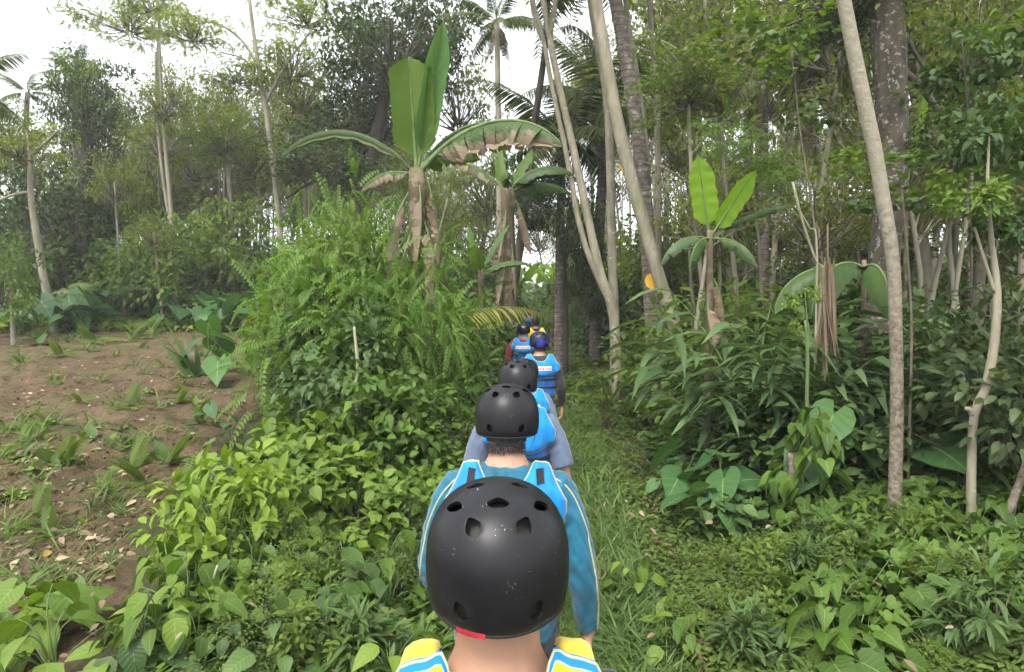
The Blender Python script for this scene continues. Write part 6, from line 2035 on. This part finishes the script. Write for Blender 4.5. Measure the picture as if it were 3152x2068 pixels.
def grass(name, n, gen, smin, smax, label, seed, tpl=T_BLADE, mat='grass'):
    rs = np.random.RandomState(seed)
    x, y = gen(rs, n)
    n = len(x)
    d = rand_dirs(rs, n, 0.1, 0.95)
    mb = MB()
    rnd = np.clip(0.5 + 0.3 * vnoise(x, y, 0.4, seed) + rs.uniform(-0.45, 0.45, n), 0, 1)
    inst(mb, tpl, np.stack([x, y, H(x, y)], -1), frames(d, np.array([0, 0, 1.0]) + rand_dirs(rs, n) * 0.3), rs.uniform(smin, smax, n) * (1 + 0.03 * y), rnd)
    return O(name, mb.mesh(name, M[mat]), label=label, cat='grass', kind='stuff')
grass('grass', 105000, gen_path, 0.035, 0.11, 'short trodden grass growing over the path', 11)
def gen_verge(rs, n):
    u, y = u_near(rs, n, 0, 1, 2.8, 30)
    s = np.where(rs.uniform(0, 1, n) < 0.6, 1, -1)
    return pathx(y) + s * (0.5 + u * 0.45), y
grass('verge_grass', 17000, gen_verge, 0.08, 0.22, 'longer grass tufts along both verges of the path', 12)
def gen_lw(rs, n):
    u, y = u_near(rs, n, 0, 1, 2.7, 7)
    return -0.5 - u * 1.3, y
grass('lance_weeds', 9000, gen_lw, 0.12, 0.26, 'narrow-leaved weeds low in the verge left of the walkers', 13, T_LANCE, 'leaf_heart')
def gen_fl(rs, n):
    y = rs.uniform(12, 40, n)
    return pathx(y) + rs.uniform(-1, 1, n) * (1.5 + 0.25 * y), y
cover('forest_herbs', 30000, gen_fl, T_BROAD, M['leaf_mid'], 0.08, 0.20, 0.45, 'knee-high herbs on the forest floor beyond the walkers', 3)
def gen_ff(rs, n):
    y = rs.uniform(17, 27, n)
    return (rs.uniform(-100, 1250, n) - 1576) / FPX * y, y
cover('edge_herbs', 16000, gen_ff, T_BROAD, M['leaf_mid'], 0.12, 0.26, 0.5, 'low herbs in the belt behind the field', 4)
def gen_rf(rs, n):
    y = rs.uniform(5.0, 16, n)
    return pathx(y) + 1.4 + rs.uniform(0, 1, n) * 0.85 * y, y
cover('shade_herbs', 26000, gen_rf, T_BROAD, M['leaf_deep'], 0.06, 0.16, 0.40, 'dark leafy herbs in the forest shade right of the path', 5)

# ---- the field: seedlings, weeds, dead leaves
def g_field(rd):
    while True:
        y = rd.uniform(3.6, 18) if rd.random() < 0.6 else rd.uniform(3.6, 8)
        x = frus(y, rd.uniform(-40, 900))
        if x < field_edge(y) - 0.25:
            return x, y
def clump_mesh(seed, tpl, mat, n=14, L=0.25, spread=0.04, zmin=0.4):
    rs = np.random.RandomState(seed)
    mb = MB()
    p = rs.normal(size=(n, 3)) * np.array([spread, spread, 0])
    inst(mb, tpl, p, frames(rand_dirs(rs, n, zmin, 0.98), np.array([0, 0, 1.0]) + rand_dirs(rs, n) * 0.3), L * rs.uniform(0.6, 1.2, n), rs.uniform(0, 1, n))
    return mb.mesh('tuft', mat)
TUFT = [clump_mesh(1, T_BLADE, M['grass']), clump_mesh(2, T_BLADE, M['leaf_bright'], 9, 0.3), clump_mesh(3, T_FERN, M['leaf_mid'], 7, 0.32, 0.02, 0.2), clump_mesh(4, T_ELL, M['leaf_bright'], 12, 0.12, 0.05, 0.0), clump_mesh(5, T_BROAD, M['leaf_deep'], 7, 0.16, 0.05, 0.0)]
TN = [('grass_tuft', 'small grass tuft sprouting from the bare field'), ('maize_seedling', 'young strap-leaved seedling sprouting from the field'), ('fern_weed', 'feathery fern-like weed on the field'), ('field_weed', 'small round-leaved weed on the field'), ('field_weed', 'small dark broad-leaved weed on the field')]
rdf = random.Random(9)
for i in range(230):
    x, y = g_field(rdf)
    k = rdf.choice([0, 0, 0, 1, 1, 2, 3, 3, 4])
    O(TN[k][0], TUFT[k], loc=(x, y, float(field_z(x, y))), rot=(0, 0, rdf.uniform(0, 6.28)), scale=rdf.uniform(0.35, 1.0) * (1 + 0.05 * y), label=TN[k][1] + ', ' + where((x, y, 0.2)), cat='weed', group=TN[k][1] + 's')
b = P(640, 1060, 11)
O('strap_leaf_tuft', clump_mesh(8, T_BLADE2, M['leaf_deep'], 12, 1.0, 0.05, 0.7), loc=(b.x - 0.25, 11, float(field_z(b.x - 0.25, 11.0))), label='tall tuft of strap leaves standing in the field', cat='plant')
for i, (px, py, Y) in enumerate([(440, 1560, 6.2), (500, 1480, 6.8), (560, 1500, 6.0)]):
    x = frus(Y, px)
    O('fern_weed', TUFT[2], loc=(x, Y, float(field_z(x, Y))), rot=(0, 0, i * 2.0), scale=1.25, label='larger feathery fern weed by the near field edge', cat='weed', group='larger fern weeds by the near field edge')
def gen_litter(rs, n):
    y = 1 / (1 / 3.4 + (1 / 18 - 1 / 3.4) * rs.uniform(0, 1, n))
    x = (rs.uniform(-60, 900, n) - 1576) / FPX * y
    k = x < field_edge(y) - 0.15
    return x[k], y[k]
rs = np.random.RandomState(21)
lx, ly = gen_litter(rs, 1500)
mb = MB()
inst(mb, T_ELL, np.stack([lx, ly, field_z(lx, ly) + 0.012], -1), frames(rand_dirs(rs, len(lx), -0.25, 0.25), np.array([0, 0, 1.0]) + rand_dirs(rs, len(lx)) * 0.6), rs.uniform(0.03, 0.11, len(lx)), rs.uniform(0, 1, len(lx)))
O('leaf_litter', mb.mesh('leaf_litter', M['dead_leaf']), label='pale dead leaves littering the bare field', cat='leaf litter', kind='stuff')
lx, ly = gen_litter(rs, 9000)
k = vnoise(lx, ly, 0.9, 12) > -0.1
lx, ly = lx[k], ly[k]
mb = MB()
inst(mb, T_BLADE, np.stack([lx, ly, field_z(lx, ly)], -1), frames(rand_dirs(rs, len(lx), 0.0, 0.9), np.tile([0, 0, 1.0], (len(lx), 1))), rs.uniform(0.04, 0.12, len(lx)) * (1 + 0.05 * ly), rs.uniform(0, 1, len(lx)))
O('field_grass', mb.mesh('field_grass', M['grass']), label='thin sprouting grass scattered over the bare field', cat='grass', kind='stuff')
# clods
rs = np.random.RandomState(31)
lx, ly = gen_litter(rs, 2600)
ico = bpy.data.meshes.new('t')
cv = np.array([(1, 0, 0), (-1, 0, 0), (0, 1, 0), (0, -1, 0), (0, 0, 1), (0, 0, -1)], float)
cf = np.array([(0, 2, 4), (2, 1, 4), (1, 3, 4), (3, 0, 4), (2, 0, 5), (1, 2, 5), (3, 1, 5), (0, 3, 5)])
mb = MB()
inst(mb, (cv, [cf], np.zeros((6, 2))), np.stack([lx, ly, field_z(lx, ly)], -1), frames(rand_dirs(rs, len(lx)), rand_dirs(rs, len(lx))), rs.uniform(0.008, 0.035, (len(lx), 3)), rs.uniform(0, 1, len(lx)))
O('soil_clods', mb.mesh('soil_clods', M['soil'], smooth=False), label='crumbly clods of brown soil on the field', cat='soil', kind='stuff')

# dead leaves and bare stems tangled in the verges
rs = np.random.RandomState(51)
n = 130
ly = 1 / (1 / 2.9 + (1 / 9 - 1 / 2.9) * rs.uniform(0, 1, n))
side = rs.uniform(0, 1, n) < 0.5
lx = np.where(side, -0.6 - rs.uniform(0, 1, n) * 1.8, 0.7 + rs.uniform(0, 1, n) * 0.6 * ly)
mb = MB()
inst(mb, T_ELL, np.stack([lx, ly, H(lx, ly) + rs.uniform(0.08, 0.3, n)], -1), frames(rand_dirs(rs, n, -0.4, 0.2), np.array([0, 0, 1.0]) + rand_dirs(rs, n) * 0.7), rs.uniform(0.035, 0.08, n), rs.uniform(0, 0.6, n))
O('fallen_leaves', mb.mesh('fallen_leaves', M['dead_leaf']), label='brown dead leaves caught in the green verges', cat='leaf litter', kind='stuff')
mb = MB()
for q in range(70):
    y = rs.uniform(3.0, 7.5)
    x = rs.choice([-1, 1]) * rs.uniform(0.6, 2.4) + 0.2
    if x < 0 and not field_clear(x, y, 0.6, 0.2):
        continue
    z = float(H(x, y))
    d = rand_dirs(rs, 1, 0.3, 0.9)[0]
    L = rs.uniform(0.25, 0.7)
    tube(mb, spline([(x, y, z), tuple(np.array([x, y, z]) + d * L * 0.5 + rs.normal(size=3) * 0.03), tuple(np.array([x, y, z + 0.02]) + d * L + np.array([0, 0, -0.08]))], 6), np.linspace(0.005, 0.002, 6), 4, 0.5, cap=False)
O('tangled_stems', mb.mesh('tangled_stems', M['stem_green']), label='thin pale stems tangled in the verges', cat='stems', kind='stuff')
# ---------------------------------------------------------------- humid air
hz = MB()
x0, x1, y0, y1, z0, z1 = -90, 90, -12, 130, -2.0, 40.0
hv = np.array([(x, y, z) for z in (z0, z1) for y in (y0, y1) for x in (x0, x1)], float)
hz.add(hv, np.array([(0, 2, 3, 1), (4, 5, 7, 6), (0, 1, 5, 4), (1, 3, 7, 5), (3, 2, 6, 7), (2, 0, 4, 6)]))
hmat = bpy.data.materials.new('haze')
nt, ns, ln = nodes(hmat)
ho = N(ns, 'ShaderNodeOutputMaterial')
pv = N(ns, 'ShaderNodeVolumePrincipled')
pv.inputs['Color'].default_value = (0.93, 0.96, 1.0, 1)
pv.inputs['Density'].default_value = 0.0015
ln.new(pv.outputs[0], ho.inputs['Volume'])
O('haze', hz.mesh('haze', hmat, smooth=False), label='thin pale humid haze filling the air', cat='haze', kind='stuff')
